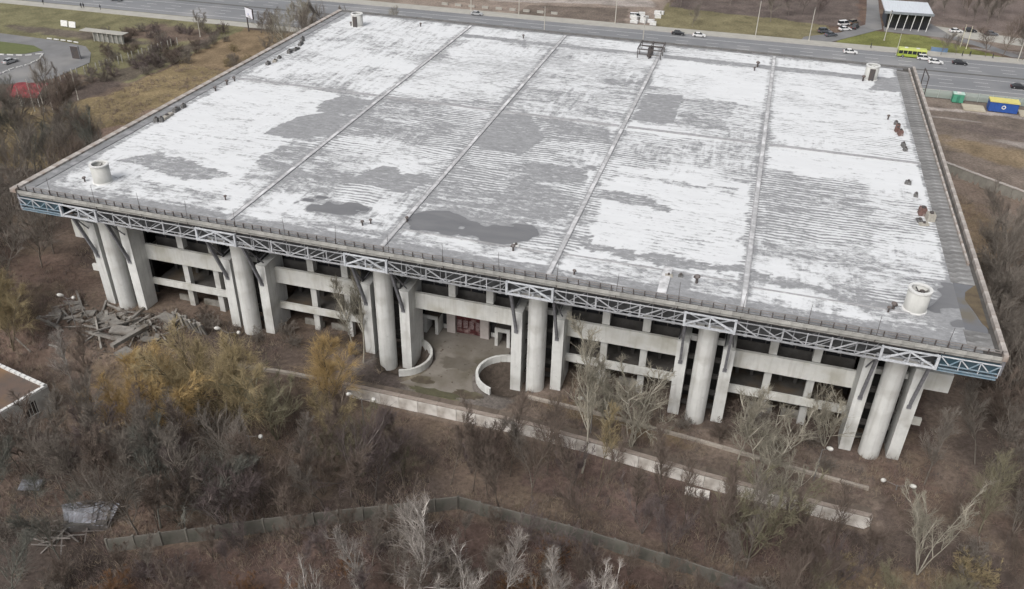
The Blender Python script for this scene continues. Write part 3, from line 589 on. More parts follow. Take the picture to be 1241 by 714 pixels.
# entrance: door wall, pillars, portals
MB().box(65.7, 67.15, 14.2, 15.0, -.3, 8.5).obj('entrance_pillar', mat('pink_concrete', (.50, .46, .44), (.42, .38, .36), .8), B)
MB().box(71.45, 72.9, 14.2, 15.0, -.3, 8.5).obj('entrance_pillar', MATS['pink_concrete'], B)
for k in range(4):
    x0 = 67.2+k*1.06; d_ = MB().box(x0+.03, x0+1.03, 14.75, 14.85, 0, 3.1).obj('entrance_door', RUSTR, B); MB().box(x0+.15, x0+.9, 14.7, 14.75, 1.1, 2.6).obj('door_pane', mat('smashed_pane', (.30, .24, .24), (.10, .05, .05), 4, .4), d_)
    MB().box(x0+.8, x0+.88, 14.62, 14.7, 1.0, 1.3).obj('handle', STEELD, d_)
MB().box(67.15, 71.45, 14.7, 14.9, 3.1, 8.5).obj('entrance_transom', mat('maroon_panel', (.13, .03, .035), (.08, .025, .03), 2), B)
for xa in (62.1, 74.35):
    p_ = MB().box(xa, xa+2.5, 13.1, 15.6, 3.0, 3.55).obj('portal_roof', CFLOOR, B)
    MB().box(xa-.02, xa+.5, 12.95, 15.6, 0, 3.0).obj('portal_leg', CONC, p_); MB().box(xa+2.0, xa+2.52, 12.95, 15.6, 0, 3.0).obj('portal_leg', CONC, p_)
    MB().box(xa-.02, xa+2.52, 12.9, 13.1, 2.9, 3.58).obj('portal_lintel', CONC, p_)
for xa, xb in ((60.5, 62.0), (64.7, 65.6), (73.0, 74.3), (77, 80)): MB().box(xa, xb, 15.2, 15.5, -.2, .8).obj('low_wall', CONC, B); MB().box(xa, xb, 15.3, 15.4, .8, 3.6).obj('window_pane', GLASSD, B)

# curved parapets round the two stair pits
def curved(name, label, cx, cy, r, a0, a1, n=16):
    t = thing(name, label, 'wall', (cx, cy, 0))
    for k in range(n):
        b0 = radians(a0+(a1-a0)*k/n); b1 = radians(a0+(a1-a0)*(k+1)/n-.4)
        m_ = MB(); m_.prism([(r*cos(b0), r*sin(b0)), (r*cos(b1), r*sin(b1)), ((r-.4)*cos(b1), (r-.4)*sin(b1)), ((r-.4)*cos(b0), (r-.4)*sin(b0))][::1 if a1 > a0 else -1], -1.7, 1.15); m_.obj('wall_segment', CONC, t)
    return t
curved('ramp_parapet', 'curved pale parapet of the stair pit left of the entrance plaza', 61.6, 5.3, 4.7, 96, -75)
curved('ramp_parapet', 'curved pale parapet of the stair pit right of the entrance plaza', 78.6, 5.3, 4.7, 84, 255)
sheet('plaza_paving', [(66.9, 14.6), (62, 14.6), (62, 10.9), (65, 9.6), (66.6, 6.5), (66.5, 3.8), (65.4, 1.2), (63.5, -.6), (76.5, -.9), (74.6, 1.2), (73.5, 4), (73.6, 7), (74.8, 9.8), (77, 10.6), (77.5, 14.6)][::-1], 0.06, mat('plaza_paving', (.25, .23, .205), (.185, .165, .14), .22, .85, c3=(.125, .11, .085), s3=.17))

# ------------------------------------------------------------------ retaining wall in front (panels), kerb wall
def panel_wall(name, label, pts, ztop, zbot, th, step, m, panel='panel', cope=None, jitter=0.03, cat='wall', follow=False, drop=()):
    t = thing(name, label, cat); pts = np.array(pts, float); seg = np.r_[0, np.cumsum(np.hypot(*np.diff(pts, axis=0).T))]; n = max(1, int(round(seg[-1]/step)))
    for i in range(n):
        if i in drop: continue
        a, b_ = seg[-1]*i/n, seg[-1]*(i+1)/n; x0, y0 = np.interp(a, seg, pts[:, 0]), np.interp(a, seg, pts[:, 1]); x1, y1 = np.interp(b_, seg, pts[:, 0]), np.interp(b_, seg, pts[:, 1])
        L_ = math.hypot(x1-x0, y1-y0); zt = ztop+random.uniform(-jitter, jitter)+(gh((x0+x1)/2, (y0+y1)/2) if follow else 0); zb = zbot+(gh((x0+x1)/2, (y0+y1)/2) if follow else 0)
        o = MB().box(-L_/2+.03, L_/2-.03, -th/2, th/2, zb-zt, 0).obj(panel, m, t); o.location = ((x0+x1)/2, (y0+y1)/2, zt); o.rotation_euler = (random.uniform(-jitter, jitter), 0, math.atan2(y1-y0, x1-x0))
        if cope: MB().box(-L_/2+.01, L_/2-.01, -th/2-.12, th/2+.25, 0, .14).obj('coping', cope, o)
    return t
RW = mat('retaining_concrete', (.80, .77, .73), (.70, .67, .63), .7, .9, .1, c3=(.38, .34, .30), s3=.35, vary=.08)
panel_wall('retaining_wall', 'long pale concrete retaining wall below the terrace in front of the hall', WALL, 0.25, -2.6, .35, 3.0, RW, cope=mat('wall_cope', (.36, .31, .27), (.25, .21, .18), 1))
MB().box(-1.6, 1.6, -.7, .7, 0, .5).obj('fallen_wall_block', RW).location = (109.4, -8.1, -2.2)
tag(bpy.data.objects['fallen_wall_block'], 'pale concrete block lying at the foot of the long retaining wall', 'concrete block')
panel_wall('kerb_wall', 'low pale kerb wall along the brown strip before the right-hand piers', [(83, 1.9), (96, 1.2), (109.8, -.2), (123, -1.9), (131, -2.6)], 0.45, -.2, .45, 3.2, mat('kerb_conc', (.40, .36, .31), (.27, .24, .21), .8, .9, vary=.12), jitter=.02)
panel_wall('kerb_wall', 'short low kerb wall left of the terrace near the golden trees', [(38, -4.6), (46.3, -3.8), (54, -3.7)], .45, -.4, .5, 3.2, MATS['kerb_conc'], jitter=.02)
# precast fence
FM = mat('fence_concrete', (.19, .18, .16), (.12, .11, .095), .8, .95, .1, c3=(.09, .09, .075), s3=.4, vary=.16)
def fence(label, pts, ztop, zbot, step, m, drop=()):
    t = panel_wall('concrete_fence', label, pts, ztop, zbot, .16, step, m, panel='fence_panel', cat='fence', jitter=.06, drop=drop)
    pts = np.array(pts, float); seg = np.r_[0, np.cumsum(np.hypot(*np.diff(pts, axis=0).T))]; n = int(round(seg[-1]/step))
    me = MB().box(-.14, .14, -.14, .14, 0, ztop-zbot+.15).mesh('fence_post', m)
    for i in range(n+1):
        a = seg[-1]*i/n; o = link('fence_post', me, t); o.location = (np.interp(a, seg, pts[:, 0]), np.interp(a, seg, pts[:, 1])-.0, zbot)
    return t
fence('mossy grey precast concrete fence rising to a corner in the lower wood', [(41.5, -39.6), (58.9, -30.5), (79.8, -20.1)], 0, -2.6, 3.0, FM)
fence('mossy grey precast concrete fence running right from the corner in the lower wood', [(79.8, -20.1), (95.7, -20.6), (111, -21.8), (124, -24)], 0, -2.6, 3.0, FM)
panel_wall('retaining_wall', 'grey retaining wall at the edge of the bare field right of the hall', [(150, 114.2), (154.8, 109.8), (168.3, 99.1), (200, 78)], 2.3, -1, .5, 3.0, mat('field_wall', (.26, .25, .22), (.19, .18, .16), .6, .9, vary=.1), cope=COPE)


# terrace slabs behind the retaining wall
tr_ = thing('terrace_edging', 'strip of worn slabs along the top of the long retaining wall', 'edging')
em = mat('edge_slab', (.165, .135, .11), (.11, .09, .075), .7, .95, vary=.15)
for i in range(25):
    x0 = 55.7+i*3.02; x1 = x0+2.98
    if x1 > 131.2: break
    MB().prism([(x0, wall_y(x0)+.1), (x1, wall_y(x1)+.1), (x1, wall_y(x1)+1.75), (x0, wall_y(x0)+1.75)], -.35, .12+random.uniform(-.02, .02)).obj('slab', em, tr_)

# ------------------------------------------------------------------ bare trees
def barkmat(name, c, v=0.16): return mat(name, c, tuple(x*0.6 for x in c), 1.6, 0.95, vary=v, spec=.1, stretch=(1, 1, .4))
TW = {'grey': ((.25,.22,.19), (.26,.23,.20)), 'brown': ((.18,.15,.125), (.215,.172,.145)), 'purple': ((.19,.165,.15), (.205,.165,.16)), 'pale': ((.46,.43,.36), (.40,.37,.30)),
      'white': ((.62,.58,.54), (.44,.40,.365)), 'gold': ((.20,.16,.11), (.52,.375,.18)), 'ochre': ((.20,.17,.12), (.41,.335,.20)), 'olive': ((.24,.22,.16), (.31,.285,.195)),
      'green': ((.20,.20,.175), (.20,.20,.175)), 'rust': ((.11,.08,.06), (.24,.135,.075))}
def rot_about(v, ax, a):
    return v*cos(a)+np.cross(ax, v)*sin(a)+ax*np.dot(ax, v)*(1-cos(a))
def grow(seed, H, stems=1, spread=0.5, first=0.25, nb=16, l1=0.34, up=0.25, n2=6, n3=6, n4=3, tr=0.016, droop=0.0, twig=0.022, l4=.55, wob=.08):
    R_ = random.Random(seed); NR = np.random.default_rng(seed); wood = []; tw = []
    def unit(v): return v/max(np.linalg.norm(v), 1e-9)
    def side(d, ang):
        r = NR.normal(size=3); ax = unit(np.cross(d, r)); return unit(rot_about(d, ax, ang))
    def path(p, d, L_, n, r0, r1, out, curve):
        pts = [(p.copy(), r0)]
        for i in range(n):
            d = unit(d+NR.normal(size=3)*wob*1.6+np.array([0, 0, curve])/n); q = p+d*L_/n; out.append((p, q, r0+(r1-r0)*i/n, r0+(r1-r0)*(i+1)/n)); p = q; pts.append((p.copy(), r0+(r1-r0)*(i+1)/n))
        return pts, d
    for s_ in range(stems):
        a = 2*pi*s_/stems+R_.random(); lean = (0.05 if stems == 1 else spread*0.75)*R_.uniform(.6, 1.2); d0 = unit(np.array([cos(a)*lean, sin(a)*lean, 1.0])); h = H*R_.uniform(.85, 1) if stems > 1 else H
        tp, _ = path(np.zeros(3)-[0, 0, .3], d0, h*.97, 9, H*tr, H*tr*.12, wood, .12)
        nbs = max(4, int(nb/stems)) if stems > 1 else nb
        for i in range(nbs):
            f = first+(1-first)*(i+R_.random()*.8)/nbs; k = min(8, int(f*9)); fr = f*9-k; b0 = tp[k][0]*(1-fr)+tp[k+1][0]*fr; br = tp[k][1]*(1-fr)+tp[k+1][1]*fr
            dd = unit(tp[k+1][0]-tp[k][0]); L1 = H*l1*(1.05-0.70*f)*R_.uniform(.65, 1.2)
            d1 = side(dd, R_.uniform(.45, .85)*(.55+spread)); p1, _ = path(b0, d1, L1, 5, max(br*.6, twig*2), twig*1.3, wood, up)
            for j in range(n2):
                g = .15+.85*(j+R_.random())/n2; k1 = min(4, int(g*5)); c0 = p1[k1][0]*(1-(g*5-k1))+p1[min(5, k1+1)][0]*(g*5-k1); d2 = side(unit(p1[k1+1][0]-p1[k1][0]), R_.uniform(.35, .75)); L2 = L1*.62*(1.1-.6*g)*R_.uniform(.6, 1.25)
                p2, _ = path(c0, d2, L2, 3, twig*1.25, twig*.8, tw, up*.8-droop*.3)
                for q_ in range(n3):
                    e_ = .1+.9*(q_+R_.random())/n3; k2 = min(2, int(e_*3)); s0 = p2[k2][0]*(1-(e_*3-k2))+p2[k2+1][0]*(e_*3-k2); d3 = side(unit(p2[k2+1][0]-p2[k2][0]), R_.uniform(.3, .8)); d3 = unit(d3-np.array([0, 0, droop])); L3 = L2*.6*R_.uniform(.5, 1.3)
                    p3, _ = path(s0, d3, L3, 2, twig*.75, twig*.45, tw, up*.6-droop)
                    for z_ in range(n4):
                        u_ = R_.random(); s1 = p3[0][0]*(1-u_)+p3[2][0]*u_; d4 = unit(side(d3, R_.uniform(.3, .7))-np.array([0, 0, droop*1.1])); tw.append((s1, s1+d4*L3*l4*R_.uniform(.6, 1.4)*(1+droop), twig*.5, twig*.22))
    return wood, tw
def seg_mesh(name, segs, n, m):
    P = np.array([s[0] for s in segs]); Q = np.array([s[1] for s in segs]); r0 = np.array([s[2] for s in segs])[:, None, None]; r1 = np.array([s[3] for s in segs])[:, None, None]
    d = Q-P; d /= np.maximum(np.linalg.norm(d, axis=1, keepdims=True), 1e-9); u = np.cross(d, [.31, .17, .93]); u /= np.maximum(np.linalg.norm(u, axis=1, keepdims=True), 1e-9); t = np.cross(d, u)
    a = np.arange(n)*2*pi/n; ring = u[:, None, :]*np.cos(a)[None, :, None]+t[:, None, :]*np.sin(a)[None, :, None]
    V = np.concatenate([P[:, None, :]+ring*r0, Q[:, None, :]+ring*r1], 1).reshape(-1, 3)
    i = np.arange(n); j = (i+1) % n; f = np.stack([i, j, n+j, n+i], -1); F = (f[None]+(np.arange(len(segs))*2*n)[:, None, None]).reshape(-1, 4)
    me = bpy.data.meshes.new(name); me.vertices.add(len(V)); me.vertices.foreach_set('co', V.ravel()); me.loops.add(F.size); me.loops.foreach_set('vertex_index', F.ravel().astype(np.int32))
    me.polygons.add(len(F)); me.polygons.foreach_set('loop_start', np.arange(0, F.size, 4, dtype=np.int32)); me.polygons.foreach_set('loop_total', np.full(len(F), 4, np.int32)); me.update(); me.materials.append(m); return me
SHAPES = {
 'slim':   [grow(11+i, 15, 1, .22, .28, 26, .29, .6, 5, 6, 2, .0080, twig=.026, wob=.05, l4=.9) for i in range(3)],
 'wide':   [grow(31+i, 14, 1, .45, .20, 22, .46, .5, 5, 6, 2, .0100, twig=.028, wob=.07, l4=.9) for i in range(3)],
 'multi':  [grow(51+i, 13, 6, .45, .2, 42, .32, .65, 5, 5, 2, .0058, twig=.027, wob=.06, l4=.9) for i in range(3)],
 'vase':   [grow(61+i, 14, 6, .30, .3, 42, .26, .8, 5, 5, 2, .0055, twig=.025, wob=.05, l4=.9) for i in range(3)],
 'willow': [grow(71+i, 15, 3, .36, .2, 44, .36, .55, 6, 6, 3, .007, droop=.12, twig=.025, l4=1.1, wob=.07) for i in range(2)],
 'bush':   [grow(91+i, 6, 9, .9, .05, 54, .42, .4, 5, 5, 2, .005, twig=.024, wob=.08, l4=.8) for i in range(3)],
}
MC = {}
def tree_meshes(shape, k, kind):
    key = (shape, k, kind)
    if key not in MC:
        wd, tw = SHAPES[shape][k]; b, t = TW[kind]
        MC[key] = (seg_mesh('trunk', wd, 6 if shape in ('wide', 'slim') else 5, barkmat('bark_'+kind, b)), seg_mesh('crown', tw, 3, barkmat('twig_'+kind, t)))
    return MC[key]
BASEH = {'slim': 15, 'wide': 14, 'multi': 13, 'vase': 14, 'willow': 15, 'bush': 6}
def tree(shape, kind, x, y, H, label, cat='tree', group=None, z=None, lean=0, rz=None, wide=1.0):
    k = random.randrange(len(SHAPES[shape])); a, b_ = tree_meshes(shape, k, kind)
    o = bpy.data.objects.new('bare_bush' if shape == 'bush' else 'bare_tree', None); COL.objects.link(o); o.location = (x, y, (gh(x, y) if z is None else z)-.05)
    s = H/BASEH[shape]; o.scale = (s*wide, s*wide, s); o.rotation_euler = (random.uniform(-.03, .03), random.uniform(-.03, .03)+lean, random.uniform(0, 6.28) if rz is None else rz)
    tag(o, label, cat, group); link('trunk', a, o); link('crown', b_, o); return o
# single trees one can point at
for a in [
 ('slim', 'pale', 93.8, -9.0, 22, 'tall pale slender tree in front of the bay right of the entrance'),
 ('slim', 'pale', 97.5, -5.4, 16.5, 'thin pale tree by the retaining wall left of the second lamp pair'),
 ('multi', 'pale', 99.6, -3.9, 15, 'pale many-stemmed tree on the terrace left of the fifth pier'),
 ('multi', 'pale', 116.8, -6.0, 14.5, 'broad pale many-stemmed tree in front of the sixth bay'),
 ('vase', 'pale', 119.5, -9.0, 11.5, 'pale many-stemmed tree overhanging the retaining wall'),
 ('multi', 'olive', 116.6, -17.0, 15, 'wide pale yellowish tree below the retaining wall at lower right'),
 ('slim', 'pale', 114.0, -2.1, 15, 'thin forked pale tree standing right of the fifth pier'),
 ('slim', 'grey', 138.2, 0.6, 14.5, 'grey-brown tree right beside the last pier at the corner'),
 ('vase', 'pale', 136.6, -13.3, 15.5, 'whitish many-stemmed tree alone at the lower right'),
 ('slim', 'pale', 56.1, 2.2, 17, 'pale branching tree in front of the third pier'),
 ('slim', 'pale', 54.0, 4.0, 14, 'thin pale tree just left of the third pier'),
 ('multi', 'olive', 50.8, -15.5, 14, 'pale greyish tree between the golden willows and the entrance'),
 ('willow', 'ochre', 41.0, -17.0, 19, 'tall ochre willow with the highest crown left of centre'),
 ('willow', 'ochre', 45.5, -16.5, 15, 'ochre willow standing right of the tallest willow'),
 ('willow', 'gold', 33.5, -19.5, 13.5, 'bright golden willow low on the left'),
 ('willow', 'gold', 37.5, -20.0, 16, 'golden willow between the bright low one and the tallest one'),
 ('willow', 'gold', 30.0, -21.5, 11, 'small bright golden willow beside the fallen pole'),
 ('willow', 'gold', 55.5, -9.0, 13, 'orange-brown bushy tree at the left end of the retaining wall'),
 ('willow', 'ochre', 36.5, -13.5, 13, 'ochre willow behind the golden ones nearest the rubble'),
 ('willow', 'ochre', 58.5, -13.5, 10, 'tan bushy tree below the left end of the retaining wall'),
 ('willow', 'ochre', -3.0, -6.0, 12, 'tan willow behind the one at the left edge of the picture'),
 ('slim', 'ochre', 96.5, -9.5, 12, 'thin orange-tan tree below the retaining wall near the fifth bay'),
 ('multi', 'olive', 65.5, -18.5, 10.5, 'broad olive many-stemmed tree under the retaining wall'),
 ('multi', 'olive', 70.5, -16.5, 8.5, 'olive bushy tree close below the pale wall'),
 ('multi', 'olive', 61.5, -18.5, 9.5, 'low olive spreading tree left of the broad olive one'),
 ('slim', 'white', 40.9, -24.0, 12, 'white birch in front of the golden willows'),
 ('wide', 'green', 45.1, -34.5, 13.5, 'dark greenish spreading tree behind the left end of the fence'),
 ('wide', 'green', 51.0, -31.0, 12, 'dark greenish tree right of the spreading one above the fence'),
 ('willow', 'ochre', 0.5, -10.2, 13, 'ochre willow at the left edge of the picture'),
 ('slim', 'white', 16.5, -15.4, 13, 'thin white birch between the rubble and the small building'),
 ('slim', 'brown', 19.5, -16.4, 14, 'dark slender tree beside the thin birch at the left'),
 ('multi', 'pale', 125.5, 4.5, 11, 'pale bushy tree in the sixth bay before the last pier'),
 ('slim', 'white', 74.9, -37.5, 12.5, 'whitish tree with twiggy fan crown, left one of the bottom pair'),
 ('wide', 'white', 80.4, -35.5, 12.0, 'whitish leaning tree, right one of the bottom pair'),
 ('vase', 'white', 86.4, -37.2, 11.5, 'whitish forked tree at the bottom just right of centre'),
 ('slim', 'white', 89.8, -33.2, 12.0, 'narrow whitish tree at the bottom beside the forked one'),
 ('slim', 'white', 96.6, -34.2, 11.5, 'whitish tree at the bottom by the fence shadow'),
 ('multi', 'white', 101.5, -34.5, 11.0, 'whitish bushy tree at the bottom right of centre'),
 ('vase', 'white', 72.0, -43.2, 12, 'whitish many-stemmed tree low at the bottom edge'),
 ('vase', 'white', 82.8, -42.2, 12, 'whitish stubby treetop at the bottom centre edge'),
 ('slim', 'white', 44.0, 161.0, 6, 'placeholder'),
 ]:
    if a[5] == 'placeholder': continue
    tree(a[0], a[1], a[2], a[3], a[4], a[5], wide={'wide': 1.25, 'multi': 1.15, 'willow': 1.1}.get(a[0], 1.0))
# scattered trees of the woods
def scatter(poly, n, mind, opts, hr, label, group, avoid=None, seed=0):
    R_ = random.Random(seed); xs = [p[0] for p in poly]; ys = [p[1] for p in poly]; pts = []; tries = 0
    while len(pts) < n and tries < n*60:
        tries += 1; x = R_.uniform(min(xs), max(xs)); y = R_.uniform(min(ys), max(ys))
        if not in_poly(np.array([x]), np.array([y]), poly)[0]: continue
        if avoid and avoid(x, y): continue
        if any((x-a)**2+(y-b)**2 < mind**2 for a, b in pts): continue
        pts.append((x, y))
        sh, kd = R_.choice(opts); tree(sh, kd, x, y, R_.uniform(*hr)*(.5 if sh == 'bush' else 1), label.replace('tree', 'bush') if sh == 'bush' else label, 'bush' if sh == 'bush' else 'tree', group+(' bushes' if sh == 'bush' else ''))
bldgfoot = lambda x, y: any(abs(x-c) < 5 for c in CX) and y > 2.5
bldg = lambda x, y: -4 < x < 146 and y > -1
near_fence = lambda x, y: abs(y-np.interp(x, [41, 58.9, 79.8, 95.7, 124], [-40, -30.5, -20.1, -20.6, -24])) < 1.6
scatter([(20, -32), (45, -37), (78, -20), (78, -14), (64, -14), (54, -13), (48, -10), (30, -14), (8, -22)], 34, 3.0, [('wide', 'brown'), ('slim', 'grey'), ('wide', 'purple'), ('multi', 'brown'), ('wide', 'grey'), ('multi', 'purple')], (10, 15), 'bare brown tree in the wood between the golden willows and the fence', 'trees of the left lower wood', lambda x, y: near_fence(x, y) or (27 < x < 60 and y > -26-(x-27)*.0) or (x > 58 and y > -22) or (x < 27 and y > -31) or math.hypot(x-36, y+37) < 4, 1)
scatter([(78, -9), (78, -19), (96, -19), (128, -22), (128, -13.5), (110, -13)], 20, 3.4, [('wide', 'brown'), ('slim', 'brown'), ('slim', 'grey'), ('vase', 'purple')], (7, 12), 'bare brown tree between the retaining wall and the fence', 'trees below the retaining wall', near_fence, 2)
scatter([(30, -50), (60, -44), (92, -37), (125, -30), (124, -27), (96, -25), (80, -24.5), (60, -35), (44, -43)], 36, 3.2, [('bush', 'purple'), ('bush', 'brown'), ('bush', 'rust'), ('multi', 'brown'), ('slim', 'purple')], (6, 10), 'bare reddish tree below the fence at the bottom of the wood', 'trees in front of the fence', near_fence, 3)
scatter([(60, -45), (110, -40), (108, -30), (84, -26), (66, -34)], 8, 4.5, [('slim', 'grey'), ('multi', 'grey')], (8, 11), 'bare greyish tree below the fence near the bottom edge', 'greyish trees below the fence', near_fence, 13)
scatter([(43, -41), (60, -33), (80, -22.5), (96, -22.5), (124, -26.5), (124, -29), (96, -25), (80, -25), (60, -36), (44, -44)], 20, 3.5, [('multi', 'purple'), ('slim', 'grey'), ('vase', 'brown')], (5, 8), 'bare tree growing against the lower side of the fence', 'trees against the fence', near_fence, 21)
scatter([(116, -28), (140, -26), (153, -10), (156, 2), (140, -6), (131, -12), (120, -20)], 26, 3.2, [('bush', 'ochre'), ('multi', 'grey'), ('bush', 'grey'), ('wide', 'olive'), ('wide', 'brown')], (5, 11), 'bare tree in the tan scrub at the lower right', 'trees of the lower right scrub', lambda x, y: math.hypot(x-136.6, y+13.3) < 4, 4)
scatter([(144, -4), (157, -4), (163, 35), (170, 72), (157, 78), (147, 20)], 44, 3.0, [('wide', 'brown'), ('multi', 'brown'), ('slim', 'grey'), ('bush', 'brown'), ('wide', 'grey'), ('bush', 'grey')], (8, 15), 'bare brown tree on the waste ground right of the hall', 'trees right of the hall', None, 5)
scatter([(-5, 8), (-8, 30), (-36, 58), (-70, 72), (-98, 60), (-80, 30), (-40, 0), (-10, -14), (4, -20), (-2, -6)], 68, 4.0, [('wide', 'grey'), ('slim', 'grey'), ('wide', 'green'), ('multi', 'grey'), ('wide', 'brown')], (12, 18), 'bare grey tree in the wood left of the hall', 'trees of the left wood', lambda x, y: math.hypot(x+69, y-66) < 11 or (x > -2 and y < -12), 6)
scatter([(-8, -2), (14, -14), (8, -22), (-14, -14)], 9, 3.5, [('wide', 'brown'), ('bush', 'ochre')], (5, 8), 'bare brown tree between the rubble and the flat-roofed building', 'trees behind the flat-roofed building', lambda x, y: x > -2 and y < -10, 16)
scatter([(-3, 60), (-2, 112), (-24, 140), (-52, 158), (-60, 146), (-36, 100), (-14, 60)], 34, 4, [('bush', 'ochre'), ('multi', 'grey'), ('bush', 'grey'), ('wide', 'grey')], (4, 8), 'bare tree on the straw-coloured slope left of the roof', 'trees on the left slope', None, 7)
scatter([(-28, 132), (-22, 120), (-2, 118), (2, 162), (-44, 164), (-52, 150)], 20, 3.5, [('multi', 'grey'), ('wide', 'grey'), ('wide', 'pale')], (10, 14), 'bare tree behind the far left corner of the roof', 'trees behind the far corner', None, 8)
scatter([(-98, 124), (-60, 110), (-54, 128), (-62, 158), (-84, 150), (-100, 136)], 44, 2.6, [('bush', 'brown'), ('bush', 'purple'), ('bush', 'grey')], (5, 9), 'dark bare tree beside the loop road at the far left', 'dark thicket by the loop road', lambda x, y: x < -84 and y < 132, 9)
scatter([(-82, 76), (-62, 96), (-58, 120), (-72, 120), (-80, 108)], 26, 3, [('bush', 'purple'), ('bush', 'grey'), ('slim', 'grey')], (5, 8), 'dark bare tree near the red canopy', 'thicket near the red canopy', lambda x, y: math.hypot(x+75, y-80) < 7, 10)
scatter([(72, 238), (118, 228), (135, 236), (135, 285), (68, 285)], 24, 5, [('wide', 'grey'), ('slim', 'grey'), ('wide', 'purple')], (9, 15), 'bare grey tree in the wood beyond the avenue', 'trees beyond the avenue', lambda x, y: x > 128 and y < 262, 11)
scatter([(166, 250), (215, 244), (215, 285), (158, 285)], 18, 5, [('wide', 'grey'), ('slim', 'grey'), ('wide', 'brown')], (9, 15), 'bare grey tree behind the pavilion', 'trees behind the pavilion', None, 12)
for a in [('wide', 'grey', 163.7, 209.6, 8, 'small bare tree on the lawn just behind the bus'), ('wide', 'grey', 168.5, 212.0, 6, 'low bare tree on the lawn right of the bus'), ('wide', 'grey', 83.2, 216, 8, 'bare tree on the grass behind the black and white cars'),
          ('wide', 'brown', 182.9, 214.2, 14, 'tall dark tree by the pavement at the upper right'), ('wide', 'brown', 177.5, 213.0, 10, 'dark tree left of the tall one at the upper right'), ('wide', 'grey', 188.5, 213.0, 10, 'bare tree at the upper right edge'),
          ('multi', 'grey', -68.5, 148, 9, 'bare poplar on the grass corner left of the billboard'), ('multi', 'grey', -48.5, 158.1, 9, 'bare bushy tree just right of the billboard'), ('wide', 'pale', -35.1, 158.3, 13, 'large bare tree at the far left corner of the roof')]:
    tree(*a)

scatter([(24, -30), (44, -42), (40, -50), (20, -44), (8, -34)], 14, 3.2, [('wide', 'green'), ('multi', 'green'), ('bush', 'grey')], (6, 10), 'dark bare tree around the collapsed shack at lower left', 'trees round the collapsed shack', lambda x, y: math.hypot(x-37, y+38) < 3.2 or math.hypot(x-24.6, y+33.6) < 2, 31)
scatter([(56, 2.5), (40, 2), (26, 2), (26, 6), (54, 6)], 9, 2.6, [('bush', 'brown'), ('bush', 'grey')], (5, 8), 'bare bush growing at the foot of the left bays', 'foot of the left bays', bldgfoot, 32)
scatter([(87, 3), (102, 3), (126, -1), (126, 7), (87, 8)], 14, 2.6, [('bush', 'brown'), ('bush', 'grey')], (5, 8), 'bare bush growing at the foot of the right bays', 'foot of the right bays', bldgfoot, 33)
scatter([(24, -31), (45, -36), (60, -27), (78, -19), (78, -16), (58, -19), (45, -24), (26, -26)], 16, 3.2, [('slim', 'grey'), ('slim', 'brown')], (12, 16), 'tall thin bare tree rising from the wood left of the fence corner', 'tall thin trees left of the fence corner', near_fence, 41)
scatter([(80, -18), (80, -11), (96, -12), (110, -14), (127, -15), (124, -21), (96, -18)], 13, 3.4, [('slim', 'grey'), ('slim', 'brown')], (10, 14), 'tall thin bare tree rising between the long wall and the fence', 'tall thin trees below the long wall', near_fence, 42)
scatter([(150, -2), (160, 40), (166, 75), (158, 80), (149, 30), (146, 2)], 14, 4, [('slim', 'grey'), ('wide', 'grey')], (14, 18), 'tall bare tree at the right edge beside the hall', 'tall trees at the right edge', None, 43)
